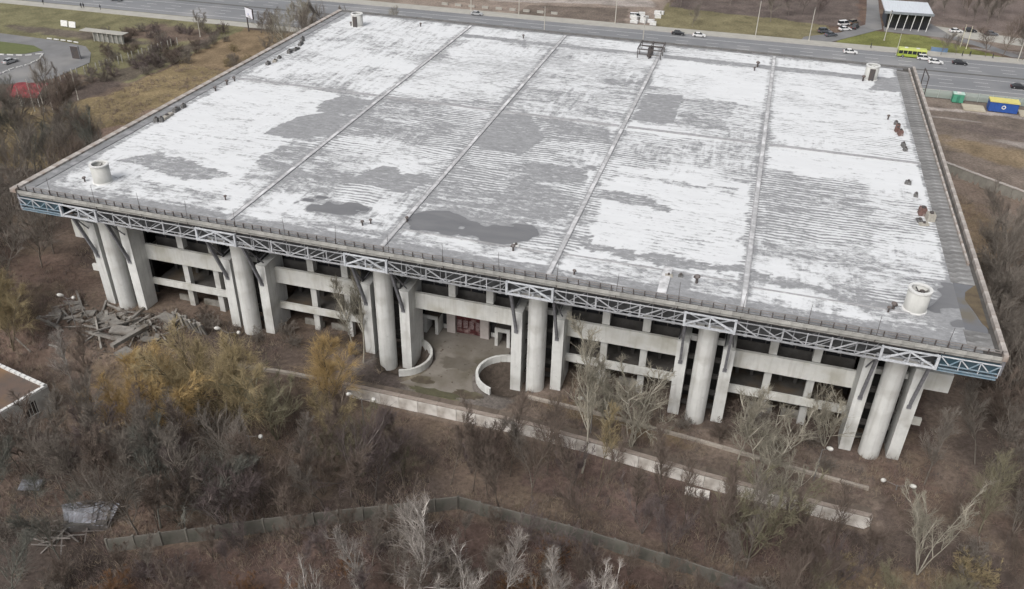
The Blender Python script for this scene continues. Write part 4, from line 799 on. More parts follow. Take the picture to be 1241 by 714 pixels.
# undergrowth: thousands of brown stalk tufts as one mass
def undergrowth():
    N = 24000; r = np.random.default_rng(3)
    x = np.concatenate([r.uniform(-60, 175, N), r.uniform(-8, 140, N//2)]); y = np.concatenate([r.uniform(-52, 120, N), r.uniform(-52, 8, N//2)])
    yw = wall_y(x); plaza = (x > 60) & (x < 80.5) & (y > -3.2) & (y < 17)
    keep = ((y < 6) | (x < -3) | (x > 145)) & ~plaza & ~((np.abs(y-yw) < 1.3) & (x > 54) & (x < 132)) & ~((x > 145) & (y > 98))
    keep &= (fbm(x/7, y/7, 41) > .44)
    for cx, cy, rr in PITS: keep &= np.hypot(x-cx, y-cy) > rr+.3
    x = x[keep]; y = y[keep]; n = len(x); z = height(x, y); k = 9
    a = r.uniform(0, 2*pi, (n, k)); ln = r.uniform(.35, 1.5, (n, k))*r.uniform(.5, 1.2, (n, 1)); til = r.uniform(.15, .95, (n, k)); off = r.normal(0, .35, (n, k, 2))
    P = np.stack([x[:, None]+off[..., 0], y[:, None]+off[..., 1], np.repeat(z[:, None], k, 1)-.05], -1); d = np.stack([np.cos(a)*np.sin(til), np.sin(a)*np.sin(til), np.cos(til)], -1); Q = P+d*ln[..., None]
    segs_P = P.reshape(-1, 3); segs_Q = Q.reshape(-1, 3); tone = np.repeat(r.random(n), k)
    m = len(segs_P); dd = segs_Q-segs_P; u = np.cross(dd, [.3, .2, .9]); u /= np.linalg.norm(u, axis=1, keepdims=True); t = np.cross(dd, u); t /= np.linalg.norm(t, axis=1, keepdims=True)
    rr = .035; V = np.stack([segs_P+u*rr, segs_P-u*rr*.5+t*rr*.87, segs_P-u*rr*.5-t*rr*.87, segs_Q], 1).reshape(-1, 3)
    F = (np.array([[0, 1, 3], [1, 2, 3], [2, 0, 3]])[None]+(np.arange(m)*4)[:, None, None]).reshape(-1, 3)
    me = bpy.data.meshes.new('undergrowth'); me.vertices.add(len(V)); me.vertices.foreach_set('co', V.ravel()); me.loops.add(F.size); me.loops.foreach_set('vertex_index', F.ravel().astype(np.int32))
    me.polygons.add(len(F)); me.polygons.foreach_set('loop_start', np.arange(0, F.size, 3, dtype=np.int32)); me.polygons.foreach_set('loop_total', np.full(len(F), 3, np.int32)); me.update()
    pal = np.array([[.15,.115,.10],[.21,.165,.13],[.12,.10,.092],[.27,.22,.16],[.18,.125,.11]]); c = pal[(tone*5).astype(int) % 5]; c = np.repeat(np.concatenate([c, np.ones((m, 1))], 1), 4, 0)
    ca = me.color_attributes.new('tone', 'FLOAT_COLOR', 'POINT'); ca.data.foreach_set('color', c.reshape(-1).astype(np.float32))
    mt = bpy.data.materials.new('dry_stalks'); mt.use_nodes = True; b = mt.node_tree.nodes['Principled BSDF']; b.inputs['Roughness'].default_value = .95; at = mt.node_tree.nodes.new('ShaderNodeAttribute'); at.attribute_name = 'tone'; mt.node_tree.links.new(at.outputs['Color'], b.inputs['Base Color'])
    me.materials.append(mt); o = link('undergrowth', me, kind='stuff'); tag(o, 'dry brown stalks and brush covering the woodland floor', 'undergrowth')
undergrowth()

# ------------------------------------------------------------------ roof shafts and roof gear
def shaft(x, y, label, door, hgt=3.0, r=1.4):
    t = thing('roof_shaft', label, 'ventilation shaft', (x, y, ZR-.1))
    wm = mat('shaft_render', (.52, .52, .50), (.42, .42, .40), .9, .85, .1, c3=(.40, .40, .38), s3=.5, stretch=(1, 1, .3))
    MB().lathe([(r, 0), (r, hgt), (r-.22, hgt), (r-.22, .4)], 28).obj('shaft_wall', wm, t, True)
    MB().lathe([(r+.08, hgt-.1), (r+.08, hgt+.12), (r-.3, hgt+.12), (r-.3, hgt-.1), (r+.08, hgt-.1)], 28).obj('shaft_rim', WHITEP, t)
    MB().lathe([(r+.14, 0), (r+.12, .14), (r-.05, .2)], 28).obj('shaft_foot', WHITEP, t)
    MB().prism([((r-.2)*cos(a*pi/12), (r-.2)*sin(a*pi/12)) for a in range(24)], hgt-1.0, hgt-.9).obj('shaft_cover', BITU, t)
    for k in range(4):
        a = k*1.4+.5; MB().tube((0, 0, hgt-.6), (1.25*cos(a), 1.25*sin(a), hgt-.35), .07).obj('stay', STEELD, t)
    MB().tube((.3, .2, hgt-.9), (.3, .2, hgt-.3), .35, .35, 10).obj('duct', STEELD, t)
    if door: MB().box(-.55, .55, -r-.12, -r+.25, .05, 2.6).obj('shaft_opening', STEELD, t)
    return t
shaft(10.7, 6.9, 'white round roof shaft near the front left corner of the roof', False)
shaft(132.0, 8.0, 'white round roof shaft beside the large puddle at the front right', False)
shaft(10.1, 102.6, 'white round roof shaft with dark opening at the far left corner', True)
shaft(131.5, 103.2, 'white round roof shaft with dark opening at the far right corner', True)
# black gantry frame near the back edge
t = thing('steel_gantry', 'black open steel frame standing near the back edge of the roof', 'steel frame', (83.4, 104.0, ZR-.1)); t.scale = (.78, .8, .85)
for x in (-3.4, 0, 3.4):
    for y in (-4, 0, 4): MB().bar((x, y, 0), (x, y, 2.4), .22).obj('leg', STEELD, t)
for y in (-4, 0, 4): MB().bar((-3.6, y, 2.4), (3.6, y, 2.4), .24).obj('beam', STEELD, t); 
for x in (-3.4, 0, 3.4): MB().bar((x, -4.2, 2.65), (x, 4.2, 2.65), .24).obj('beam', STEELD, t)
for y in (-4, 4): MB().bar((-3.4, y, 1.1), (3.4, y, 1.1), .14).obj('rail', STEELD, t)
MB().box(-.9, .6, -1.1, .9, .5, 1.9).obj('motor_housing', STEELD, t); MB().tube((-.4, -2.6, .6), (.3, -3.6, .6), .5, .5, 12).obj('drum', STEELD, t)
# small ventilators / stumps (each a thing)
vm = MB(); vm.tube((0, 0, 0), (0, 0, .7), .16, .16, 8); vm.tube((0, 0, .65), (.35, 0, .85), .17, .17, 8); vmesh = vm.mesh('vent_pipe', STEELD)
hood = MB().lathe([(.34, .78), (.30, .98), (.02, 1.12)], 10).mesh('vent_hood', mat('vent_rust', (.10, .07, .06), (.18, .17, .17), 2))
def vent(x, y, s, label, group=None):
    o = link('roof_vent', vmesh); o.location = (x, y, ZR-.1); o.scale = (s*.75,)*3; o.rotation_euler = (0, 0, random.uniform(0, 6)); tag(o, label, 'roof vent', group); link('vent_hood', hood, o)
for x, y, s, l in [(8.0, 6.0, 1.1, 'small dark roof vent just left of the front left shaft'), (129.3, 6.9, 1.5, 'dark roof vent just left of the front right shaft'), (128.7, 6.2, 1.1, 'smaller dark vent beside the front right shaft'),
   (32.5, 7.4, 1.0, 'lone dark roof vent on snow right of the front left shaft'), (55.9, 6.4, 1.1, 'dark roof vent below the left-hand puddle'), (56.8, 7.3, 1.0, 'dark roof vent with taller neighbour below the left-hand puddle'), (61.6, 9.6, 1.1, 'dark roof vent at the left end of the middle puddle'),
   (79.0, 6.2, 1.3, 'dark roof vent with snow heap right of the middle puddle'), (104.6, 5.6, 1.6, 'dark roof vent standing in snow near the fifth pier'), (88.6, 2.6, 1.0, 'small vent on the snow by the front edge'),
   (107.5, 103.4, 1.6, 'dark roof vent near the back edge right of centre'), (107.0, 100.4, 1.1, 'small dark vent before the one at the back edge'), (52.0, 106.5, 1.2, 'dark roof vent near the back edge left of centre'), (25.0, 107.5, 1.2, 'dark roof vent near the back left'),
   (129.9, 101.2, 1.6, 'dark vent beside the far right shaft'), (8.6, 102.0, 1.3, 'dark vent beside the far left shaft'), (3.8, 49.5, 1.3, 'first of three small vents along the left gutter'), (3.9, 53.5, 1.4, 'middle of three small vents along the left gutter'), (4.1, 56.0, 1.3, 'last of three small vents along the left gutter'),
   (133.5, 78.5, 1.2, 'small dark vent above the rusty units on the right')]: vent(x, y, s, l)
def gear(x, y, rz, label, kinds, sd):
    R_ = random.Random(sd); t = thing('roof_machinery', label, 'roof machinery', (x, y, ZR-.12), rz); t.scale = (.62, .8, .6)
    for k, (bx, by, sx, sy, sz, m_) in enumerate(kinds):
        b_ = MB(); b_.box(-sx/2, sx/2, -sy/2, sy/2, 0, sz*.85); b_.box(-sx/2+.08, sx/2-.08, -sy/2+.08, sy/2-.08, sz*.85, sz); b_.box(-sx/2-.1, sx/2+.1, -sy/2-.1, sy/2+.1, -.02, .12)
        o = b_.obj('casing', m_, t); o.location = (bx, by, 0); o.rotation_euler = (0, 0, R_.uniform(-.3, .3))
        MB().tube((0, 0, sz*.9), (0, 0, sz+.35), min(sx, sy)*.28, min(sx, sy)*.28, 10).obj('stack', STEELD, o)
    return t
RU = mat('rusty_red_metal', (.20, .12, .105), (.12, .075, .065), 2, .8, c3=(.28, .25, .23), s3=.8); BE = mat('beige_metal', (.42, .40, .35), (.30, .28, .25), 2, .7); GR = mat('dark_casing', (.20, .20, .20), (.08, .075, .07), 2, .7)
gear(135.0, 74.5, 0, 'upper row of rusty fan units near the right edge of the roof', [(0, 0, 1.3, 1.5, 1.2, RU), (-.5, -2.6, 1.2, 1.3, 1.4, RU), (.2, -4.6, 1.3, 1.6, 1.6, RU), (-.3, 2.4, 1.1, 1.3, .9, GR)], 1)
gear(135.2, 65.0, 0, 'pair of dark fan units below the rusty row', [(0, 0, .9, 1.4, 1.2, GR), (.3, -2.4, 1.0, 1.1, 1.0, GR)], 2)
gear(134.6, 48.2, 0, 'dark spindly fan unit alone in the snow by the right gutter', [(0, 0, 1.5, 1.0, .9, GR)], 3)
gear(135.4, 43.6, 0, 'small dark fan unit below the spindly one', [(0, 0, .9, 1.1, .9, GR)], 4)
gear(136.0, 35.5, 0, 'rust-pink round unit with beige box and scrap by the right gutter', [(-.5, 2.0, 1.7, 1.7, 1.9, RU), (1.1, 0, 1.9, 1.8, 1.9, BE), (-1.4, -1.2, 1.3, 1.6, .5, GR), (-.6, -2.6, 2.2, 1.0, .5, BE)], 5)
gear(2.9, 33.5, .1, 'grey roof machinery with low ducts beside the left gutter', [(-.3, -2.5, 1.1, 1.1, 1.3, GR), (1.2, -2.2, 1.0, .9, 1.5, GR), (.8, .8, 1.6, 3.8, .7, BE), (1.0, 4.8, 1.2, 2.0, 1.1, GR), (1.6, 7.3, 1.0, 1.2, 1.2, GR)], 6)
gear(5.0, 79.5, .1, 'dark machinery cluster near the far left gutter', [(0, -3, 1.2, 1.8, 1.2, GR), (.8, 0, 1.4, 2.6, .8, GR), (0, 5, 1.0, 3.0, 1.0, GR), (-1.0, 8.5, .8, 1.3, 1.8, GR)], 7)
gear(5.0, 68.0, .1, 'small dark roof units nearer than the machinery cluster at the left', [(0, 0, 1.1, 1.5, 1.1, GR), (.8, 3.0, 1.2, 2.0, .7, BE), (.8, 6, 1, 1.2, .8, GR)], 8)
gear(79.0, 7.6, .1, 'low snowy hatch just behind a dark vent near the fourth pier', [(0, 0, 1.4, 1.1, .5, WHITEP)], 9)
gear(100.8, 6.3, .1, 'low pair of scrap boxes on the short joint at the front', [(0, 0, 1.6, .8, .35, BE), (2.6, .3, .9, .7, .5, GR)], 10)
tl = thing('roof_ladder', 'dark steel ladder frame rising beyond the far right corner of the roof', 'ladder', (142.6, 100.5, ZR-4))
MB().bar((0, 0, 0), (0, 0, 6.4), .18).obj('rail', STEELD, tl); MB().bar((0, 7, 0), (0, 7, 6.2), .18).obj('rail', STEELD, tl); MB().bar((0, 0, 6.4), (0, 7, 6.2), .18).obj('rail', STEELD, tl)
for k in range(6): MB().bar((0, 0, 1+k*.9), (-1, 0, 1+k*.9), .08).obj('rung', STEELD, tl)

# ------------------------------------------------------------------ twin-arm street lamps
LW = mat('lamp_shell', (.66, .65, .61), (.56, .55, .52), 2, .4)
def lamp(x, y, label, H=6.0, arms=2, span=1.9, rz=0):
    z = gh(x, y); t = thing('street_lamp', label, 'street lamp', (x, y, z), rz); H = H-z
    MB().tube((0, 0, -.3), (0, 0, H-.3), .10, .06, 8).obj('post', mat('lamp_post', (.22, .21, .20), (.14, .13, .125), 2), t)
    for s in ((-1, 1) if arms == 2 else (1,)):
        sp = span if arms == 2 else .9
        a_ = MB().tube((0, 0, H-.5), (s*sp*.75, 0, H-.05), .045, .04, 6).obj('arm', MATS['lamp_post'], t)
        hd = MB().lathe([(.02, -.62), (.19, -.45), (.30, -.05), (.26, .25), (.14, .42), (.02, .46)], 14).mesh('lamp_head', LW, True)
        o = link('lamp_head', hd, a_); o.location = (s*sp, 0, H); o.rotation_euler = (radians(40), s*radians(55), 0)
for x, y, l, a in [(93.6, -3.0, 'twin-arm lamp by the retaining wall before the fourth bay', 2), (62.9, -12.0, 'twin-arm lamp at the left end of the long retaining wall', 2), (36.9, -3.7, 'twin-arm lamp in front of the second pier', 2), (7.3, -3.3, 'twin-arm lamp behind the rubble at the far left', 2),
                   (124.0, -3.1, 'single-head lamp on the terrace in front of the last pier', 1), (52.1, -23.3, 'twin-arm lamp standing in the wood below the second bay', 2), (134.5, -1.5, 'short broken lamp past the last pier', 2)]:
    lamp(x, y, l, 6.0 if 'broken' not in l else 1.2, a, 1.85 if 'far left' not in l else 1.3)

# ------------------------------------------------------------------ rubble in front of the first pier
BM = [MB().box(-3.4, 3.4, -.35, .35, 0, .5), MB().box(-2.6, 2.6, -.2, .2, 0, .3), MB().box(-1.8, 1.8, -.75, .75, 0, .32), MB().box(-1.2, 1.2, -.9, .9, 0, .35), MB().box(-4.5, 4.5, -.16, .16, 0, .26)]
BM = [b_.mesh('slab', BRICK_DK) for b_ in BM]
LAB = ['long square concrete beam lying in the rubble heap left of the first pier', 'short concrete beam lying in the rubble heap', 'flat concrete slab lying in the rubble heap', 'squarish broken slab in the rubble heap', 'long thin beam sticking out of the rubble heap']
big = [(2, 16.4, -3.2, 1.1, .2, .35, 'pale slab tilted on top of the rubble heap'), (0, 18.6, -4.2, 1.0, 1.35, .1, 'broad beam pointing at the camera at the middle of the rubble'), (3, 20.2, -7.8, .6, 1.4, .3, 'squarish block at the near end of the broad beam'), (2, 21.6, 1.8, 1.2, -.3, .25, 'grey slab leaning against the foot of the first pier'), (2, 13.2, -1.4, .9, -.35, .2, 'pale slab at the upper left of the rubble')]
for k, x, y, z, rz, tl_, lb in big:
    o = link('concrete_slab', BM[k]); o.location = (x, y, z); o.rotation_euler = (tl_*.5, tl_*.3, rz); o.scale = (1, 1.1, 1.2); tag(o, lb, 'concrete slab')
R_ = random.Random(5)
for i in range(95):
    t_ = R_.random(); x = 1+23*t_; y = -1.5+3.5*t_+R_.gauss(0, 3.0); y = min(y, 3.4); 
    if x < 8: y -= 1
    k = R_.choice([0, 1, 1, 1, 2, 3, 4, 4]); hgt_ = max(0, 1.5-math.hypot((x-16)/9, (y+2)/3.2)*1.1); o = link('concrete_beam' if k in (0, 1, 4) else 'concrete_slab', BM[k]); s_ = R_.uniform(.45, .95)
    o.location = (x, y, gh(x, y)+hgt_*R_.uniform(.3, 1)); o.rotation_euler = (R_.uniform(-.4, .4), R_.uniform(-.28, .28), R_.choice([-.6, 2.2, 1.2, -.2])+R_.gauss(0, .5)); o.scale = (s_, s_, s_); tag(o, LAB[k], 'concrete beam' if k in (0, 1, 4) else 'concrete slab', 'rubble heap '+('beams', 'short beams', 'slabs', 'broken slabs', 'thin beams')[k])
# upright row of stacked slabs at the right of the heap
for i in range(16):
    o = link('stacked_slab', BM[1]); o.location = (22.5+i*.42, 2.2-.10*i+R_.uniform(-.3, .3), 1.1); o.rotation_euler = (R_.uniform(-.15, .15), radians(78)+R_.uniform(-.15, .15), radians(80)); o.scale = (.62, 1.1, 1); tag(o, 'upright slab in the ragged row right of the rubble heap', 'concrete slab', 'upright slabs beside the first pier')
def chips(n, box, smin, smax, m_, name, label, f=None):
    R_ = random.Random(9); b_ = MB()
    for i in range(n):
        x = R_.uniform(box[0], box[1]); y = R_.uniform(box[2], box[3]); z = gh(x, y)+(f(x, y) if f else 0); s_ = R_.uniform(smin, smax); pts = [(R_.uniform(-1, 1)*s_+x, R_.uniform(-1, 1)*s_+y, z+R_.uniform(-.4, 1)*s_) for _ in range(4)]
        b_.add(pts, [(0, 1, 2), (0, 2, 3), (0, 3, 1), (1, 3, 2)])
    o = b_.obj(name, m_, kind='stuff'); tag(o, label, 'debris'); return o
chips(1100, (2, 29, -9, 4), .1, .38, mat('rubble_fill', (.15, .13, .11), (.09, .075, .06), 2), 'rubble_debris', 'small broken concrete and earth filling the rubble heap', lambda x, y: max(0, 1.3-math.hypot((x-17)/9, (y+1)/4)))
chips(900, (30, 136, 1, 15), .08, .3, mat('brown_debris', (.16, .13, .105), (.10, .08, .065), 2), 'yard_debris', 'scattered debris and litter round the feet of the piers')
chips(260, (84, 120, 97, 99), .1, .3, MATS['brown_debris'], 'field_debris', 'small debris') if False else None

# fallen pole, timber
o = MB().bar((-1.9, 0, 0), (1.9, 0, .2), .55, .4).obj('fallen_log', mat('split_wood', (.50, .40, .27), (.38, .29, .19), 1, .9, stretch=(.3, 3, 3))); o.location = (27.2, -20.8, gh(27.2, -20.8)+.3); o.rotation_euler = (0, 0, .85); tag(o, 'pale straight timber lying beside the bright golden willow', 'timber')

# ------------------------------------------------------------------ flat-roofed building at the left edge
def flat_house():
    z0 = -2.2; zt = 2.2; t = thing('flat_roofed_house', 'low white-walled house with brown flat roof at the left edge', 'house')
    c = np.array([16.6, -19.6]); u = np.array([-.27, -1.0]); u /= np.linalg.norm(u); v = np.array([-1.0, .20]); v /= np.linalg.norm(v); Lu, Lv = 16.0, 20.0
    def q(a, b_): return tuple(c+u*a+v*b_)
    wm = mat('white_brick', (.46, .46, .44), (.36, .36, .345), 1.5, .9, .1, c3=(.28, .27, .25), s3=.6)
    def wall(a0, b0, a1, b1, th, z_0, z_1, m_, nm, par=t):
        p = np.array(q(a0, b0)); r = np.array(q(a1, b1)); d = (r-p)/np.linalg.norm(r-p); n_ = np.array([-d[1], d[0]])*th; return MB().prism([tuple(p), tuple(r), tuple(r+n_), tuple(p+n_)], z_0, z_1).obj(nm, m_, par)
    # front wall pieces round three windows (along u)
    wins = [(2.3, 4.3), (6.6, 8.8), (11.2, 13.3)]; prev = 0
    for a0, a1 in wins+[(Lu, Lu)]:
        wall(prev, 0, a0, 0, -.3, z0-.5, zt, wm, 'wall'); prev = a1
    for a0, a1 in wins:
        wall(a0, 0, a1, 0, -.3, z0-.5, z0+1.3, wm, 'wall'); wall(a0, 0, a1, 0, -.3, zt-.9, zt, wm, 'wall'); f = wall(a0, .12, a1, .12, -.06, z0+1.3, zt-.9, GLASSD, 'window')
        for k in range(4): wall(a0+(a1-a0)*(k+.4)/4, .03, a0+(a1-a0)*(k+.6)/4, .03, -.06, z0+1.3, zt-.9, wm, 'bar', f)
        wall(a0-.1, -.08, a1+.1, -.08, -.2, z0+1.2, z0+1.29, wm, 'sill', f)
    wall(0, 0, 0, Lv, .3, z0-.5, zt, wm, 'wall'); wall(Lu, 0, Lu, Lv, -.3, z0-.5, zt, wm, 'wall'); wall(0, Lv, Lu, Lv, .3, z0-.5, zt, wm, 'wall')
    MB().prism([q(.1, .1), q(Lu-.1, .1), q(Lu-.1, Lv-.1), q(.1, Lv-.1)][::-1], zt-.25, zt+.05).obj('roof', mat('brown_roofing', (.14, .10, .08), (.095, .08, .072), .4, .9, c3=(.19, .12, .07), s3=.15), t)
    for (a0, b0, a1, b1, n_) in ((0, 0, Lu, 0, 16), (0, 0, 0, Lv, 18)):
        for k in range(n_):
            f0 = (k+.06)/n_; f1 = (k+.94)/n_; wall(a0+(a1-a0)*f0, b0+(b1-b0)*f0, a0+(a1-a0)*f1, b0+(b1-b0)*f1, -.45 if b1 == 0 else .45, zt, zt+.38, WHITEP, 'parapet_block')
    return t
flat_house()
# collapsed shack with pale sheets
t = thing('collapsed_shack', 'collapsed shack of pale sheets and boards at lower left', 'shack', (36.2, -37.2, gh(36.2, -37.2)), .4)
SHT = mat('pale_sheet', (.34, .35, .38), (.17, .175, .20), 1.5, .6, c3=(.12, .11, .12), s3=.8, vary=.15)
for k in range(9): o = MB().box(-.55, .55, -1.6, 1.6, 0, .06).obj('roof_sheet', SHT, t); o.location = (-2.2+k*.62, 1.0, 1.6+random.uniform(-.1, .25)-.10*abs(k-4)); o.rotation_euler = (.45+random.uniform(-.1, .1), random.uniform(-.1, .1), .3-(k*.08))
for k in range(14): o = MB().bar((-2, 0, 0), (2, 0, 0), .16, .1).obj('board', mat('grey_board', (.26, .24, .22), (.16, .14, .13), 1, .9), t); o.location = (random.uniform(-5, 3), random.uniform(-3, 1), random.uniform(.1, 1.0)); o.rotation_euler = (random.uniform(-.3, .3), random.uniform(-.4, .4), random.uniform(0, 3))
MB().box(-2.5, 2.8, -.5, 2.4, 0, 1.2).obj('shack_wall', mat('shack_wall', (.13, .12, .115), (.08, .075, .07), 1), t)
o = MB().box(-1.3, 1.3, -.9, .9, 0, .08).obj('sheet_metal', SHT); o.location = (24.6, -33.6, gh(24.6, -33.6)+.5); o.rotation_euler = (.1, .1, .4); tag(o, 'pale sheet lying in the brush above the collapsed shack', 'metal sheet')

# ------------------------------------------------------------------ vehicles
TY = mat('tyre', (.03, .03, .03), (.02, .02, .02)); RIM = mat('rim', (.4, .4, .41), metal=.6, rough=.4); CG = mat('car_glass', (.03, .035, .04), (.02, .022, .025), 1, .12, spec=.5)
HL = mat('headlight', (.75, .75, .7), rough=.2); TLt = mat('tail_light', (.35, .02, .02), rough=.3)
wh = MB().tube((0, -.11, 0), (0, .11, 0), .33, .33, 16).mesh('wheel', TY); rm = MB().tube((0, -.12, 0), (0, .12, 0), .2, .2, 12).mesh('rim', RIM)
def loft(prof, halfw):
    """side profile points (x,z) with half width per point, capped by the mirrored side"""
    b_ = MB(); n = len(prof); L_ = [(x, -w_, z) for (x, z), w_ in zip(prof, halfw)]; R2 = [(x, w_, z) for (x, z), w_ in zip(prof, halfw)]
    b_.add(L_+R2, [tuple(range(n))[::-1], tuple(range(n, 2*n))]+[(i, (i+1) % n, n+(i+1) % n, n+i) for i in range(n)]); return b_
def car(x, y, rz, col, label, kind='hatch', z=.06):
    t = thing('parked_car' if 'parked' in label else 'car', label, 'car', (x, y, z), rz); pm = mat('paint_%d_%d_%d' % tuple(int(c*100) for c in col), col, tuple(c*.92 for c in col), 3, .3, spec=.5)
    loft([(-2.15, .3), (-2.2, .62), (-2.1, .86), (-1.2, .95), (1.0, .93), (1.95, .76), (2.2, .55), (2.18, .3)], [.82, .86, .84, .84, .84, .8, .76, .78]).obj('body', pm, t)
    if kind == 'van': cab = [(-2.1, .9), (-2.05, 1.75), (.9, 1.8), (1.7, .9)]
    elif kind == 'suv': cab = [(-2.05, .92), (-1.8, 1.6), (.5, 1.62), (1.1, .92)]
    else: cab = [(-1.75, .92), (-1.2, 1.38), (.25, 1.42), (1.05, .92)]
    loft(cab, [.8, .64, .64, .78]).obj('windows', CG, t)
    MB().box(cab[1][0]+.08, cab[2][0]-.03, -.63, .63, cab[1][1]-.02, cab[2][1]+.04).obj('roof', pm, t)
    for px in (-.45,): MB().box(px-.05, px+.05, -.76, .76, .92, cab[1][1]-.05).obj('pillar', pm, t)
    for wx in (-1.35, 1.35):
        for wy in (-.78, .78): o = link('wheel', wh, t); o.location = (wx, wy, .33); link('rim', rm, o)
    for wy in (-.6, .6): MB().box(2.1, 2.22, wy-.16, wy+.16, .55, .7).obj('headlight', HL, t); MB().box(-2.24, -2.12, wy-.16, wy+.16, .6, .78).obj('tail_light', TLt, t)
    return t
WH = (.78, .78, .78); BK = (.03, .03, .035); GY = (.12, .13, .15); SV = (.45, .46, .47)
car(135.5, 201.5, .03, WH, 'white car driving past the roof shaft at the back right'); car(79.8, 204.3-.8, .03, BK, 'black car ahead of a white one on the avenue'); car(86.8, 203.6, .03, WH, 'white car following a black one on the avenue')
car(157.9, 202.6, .03, WH, 'white car just right of the green bus', 'suv'); car(161.0, 199.6, .03, WH, 'white car nearer than the one touching the bus'); car(168.3, 201.4, .03, BK, 'black car to the right of two white ones'); car(181.9, 182.4, .03, BK, 'black car on the near carriageway at the right edge')
car(-122.4, 175.4, .03, GY, 'dark grey car at the top left on the avenue'); car(7.8, 208-4.8, .03, SV, 'silver car beyond the far left corner of the roof')
for x, y, rz, c_, l, k in [(127.6, 224.0, .5, GY, 'dark parked van-like car nearest the avenue on the side road', 'suv'), (129.8, 220.2, .6, GY, 'grey parked car below the dark van', 'hatch'), (134.6, 229.2, .5, WH, 'white parked car in the middle of the side road group', 'hatch'), (134.4, 236.0, .6, WH, 'white parked van behind the white car', 'van'),
                        (138.2, 233.2, 1.2, BK, 'black parked car right of the white van', 'suv'), (137.8, 239.5, .9, (.2, .16, .12), 'brown parked car furthest up the side road', 'suv'), (177, 243, 0, BK, 'black parked car on the paving right of the pavilion', 'hatch'), (62.5, 219.5, .2, WH, 'white parked car by the boxes behind the hall', 'van')]: car(x, y, rz, c_, l, k, .14)
for x, y, rz, c_, l in [(-104, 104, 1.4, SV, 'silver parked car on the grey lot at the far left'), (-110, 102.5, 1.4, BK, 'black parked car on the grey lot at the far left'), (172.0, 240.5, .3, WH, 'white parked car near the pavilion corner'), (183.5, 241.0, 0, GY, 'grey parked car on the paving far right of the pavilion')]: car(x, y, rz, c_, l, 'hatch', .14)
# bus
def bus(x, y, rz, label):
    t = thing('bus', label, 'bus', (x, y, .06), rz); g = mat('bus_green', (.33, .41, .07), (.28, .36, .06), 2, .35); yl = mat('bus_yellow', (.48, .53, .14), (.42, .46, .12), 2, .35)
    loft([(-4.4, .35), (-4.45, 1.2), (4.3, 1.2), (4.42, .9), (4.4, .35)], [1.2]*5).obj('body', g, t); loft([(-4.4, 1.2), (-4.3, 2.3), (4.15, 2.3), (4.32, 1.2)], [1.17, 1.12, 1.12, 1.17]).obj('windows', CG, t)
    b_ = loft([(-4.4, 2.25), (-4.3, 2.75), (-4.0, 2.85), (4.0, 2.85), (4.2, 2.7), (4.25, 2.25)], [1.17, 1.12, .95, .95, 1.1, 1.16]); b_.obj('roof', yl, t)
    for k in range(7):
        px = -4.2+k*1.37; MB().box(px-.07, px+.07, -1.19, 1.19, 1.15, 2.35).obj('pillar', yl, t)
    for px in (-2, 1.5): MB().box(px-.5, px+.5, -.4, .4, 2.85, 3.0).obj('roof_hatch', WHITEP, t)
    for wx in (-2.7, 2.6):
        for wy in (-1.05, 1.05): o = link('wheel', wh, t); o.location = (wx, wy, .45); o.scale = (1.35, 1.5, 1.35); link('rim', rm, o)
    for wy in (-.8, .8): MB().box(4.38, 4.46, wy-.18, wy+.18, .6, .85).obj('headlight', HL, t)
bus(154.2, 204.2, .03, 'yellow-green city bus at the far kerb of the avenue')

# ------------------------------------------------------------------ pavilion across the avenue
t = thing('pavilion', 'grey-roofed glass pavilion with white slanting columns across the avenue', 'building')
pz = .1; RF = mat('pavilion_roof', (.62, .66, .70), (.54, .57, .61), .8, .5, stretch=(3, .3, 1))
MB().prism([(147.2, 236.6), (163.2, 238.2), (163.0, 256), (147.0, 254.5)], 5.6, 6.0).obj('roof', RF, t); MB().prism([(147.0, 236.3), (163.4, 237.9), (163.4, 238.15), (147.0, 236.55)], 5.4, 6.2).obj('roof_edge', mat('roof_edge', (.24, .26, .28)), t)
for k in range(9): MB().prism([(148.4+k*1.6, 238.6+k*.15), (149.9+k*1.6, 238.75+k*.15), (149.9+k*1.6, 238.85+k*.15), (148.4+k*1.6, 238.7+k*.15)], pz, 5.5).obj('window', GLASSD, t)
MB().prism([(148.6, 239.2), (162.4, 240.6), (162.2, 253.5), (148.4, 252.5)], 0, 5.5).obj('wall', mat('pavilion_wall', (.10, .11, .13)), t)
for k in range(6): MB().bar((149.2+k*2.55, 236.2+k*.26, 0), (149.9+k*2.55, 237.2+k*.26, 5.5), .2).obj('column', WHITEP, t)
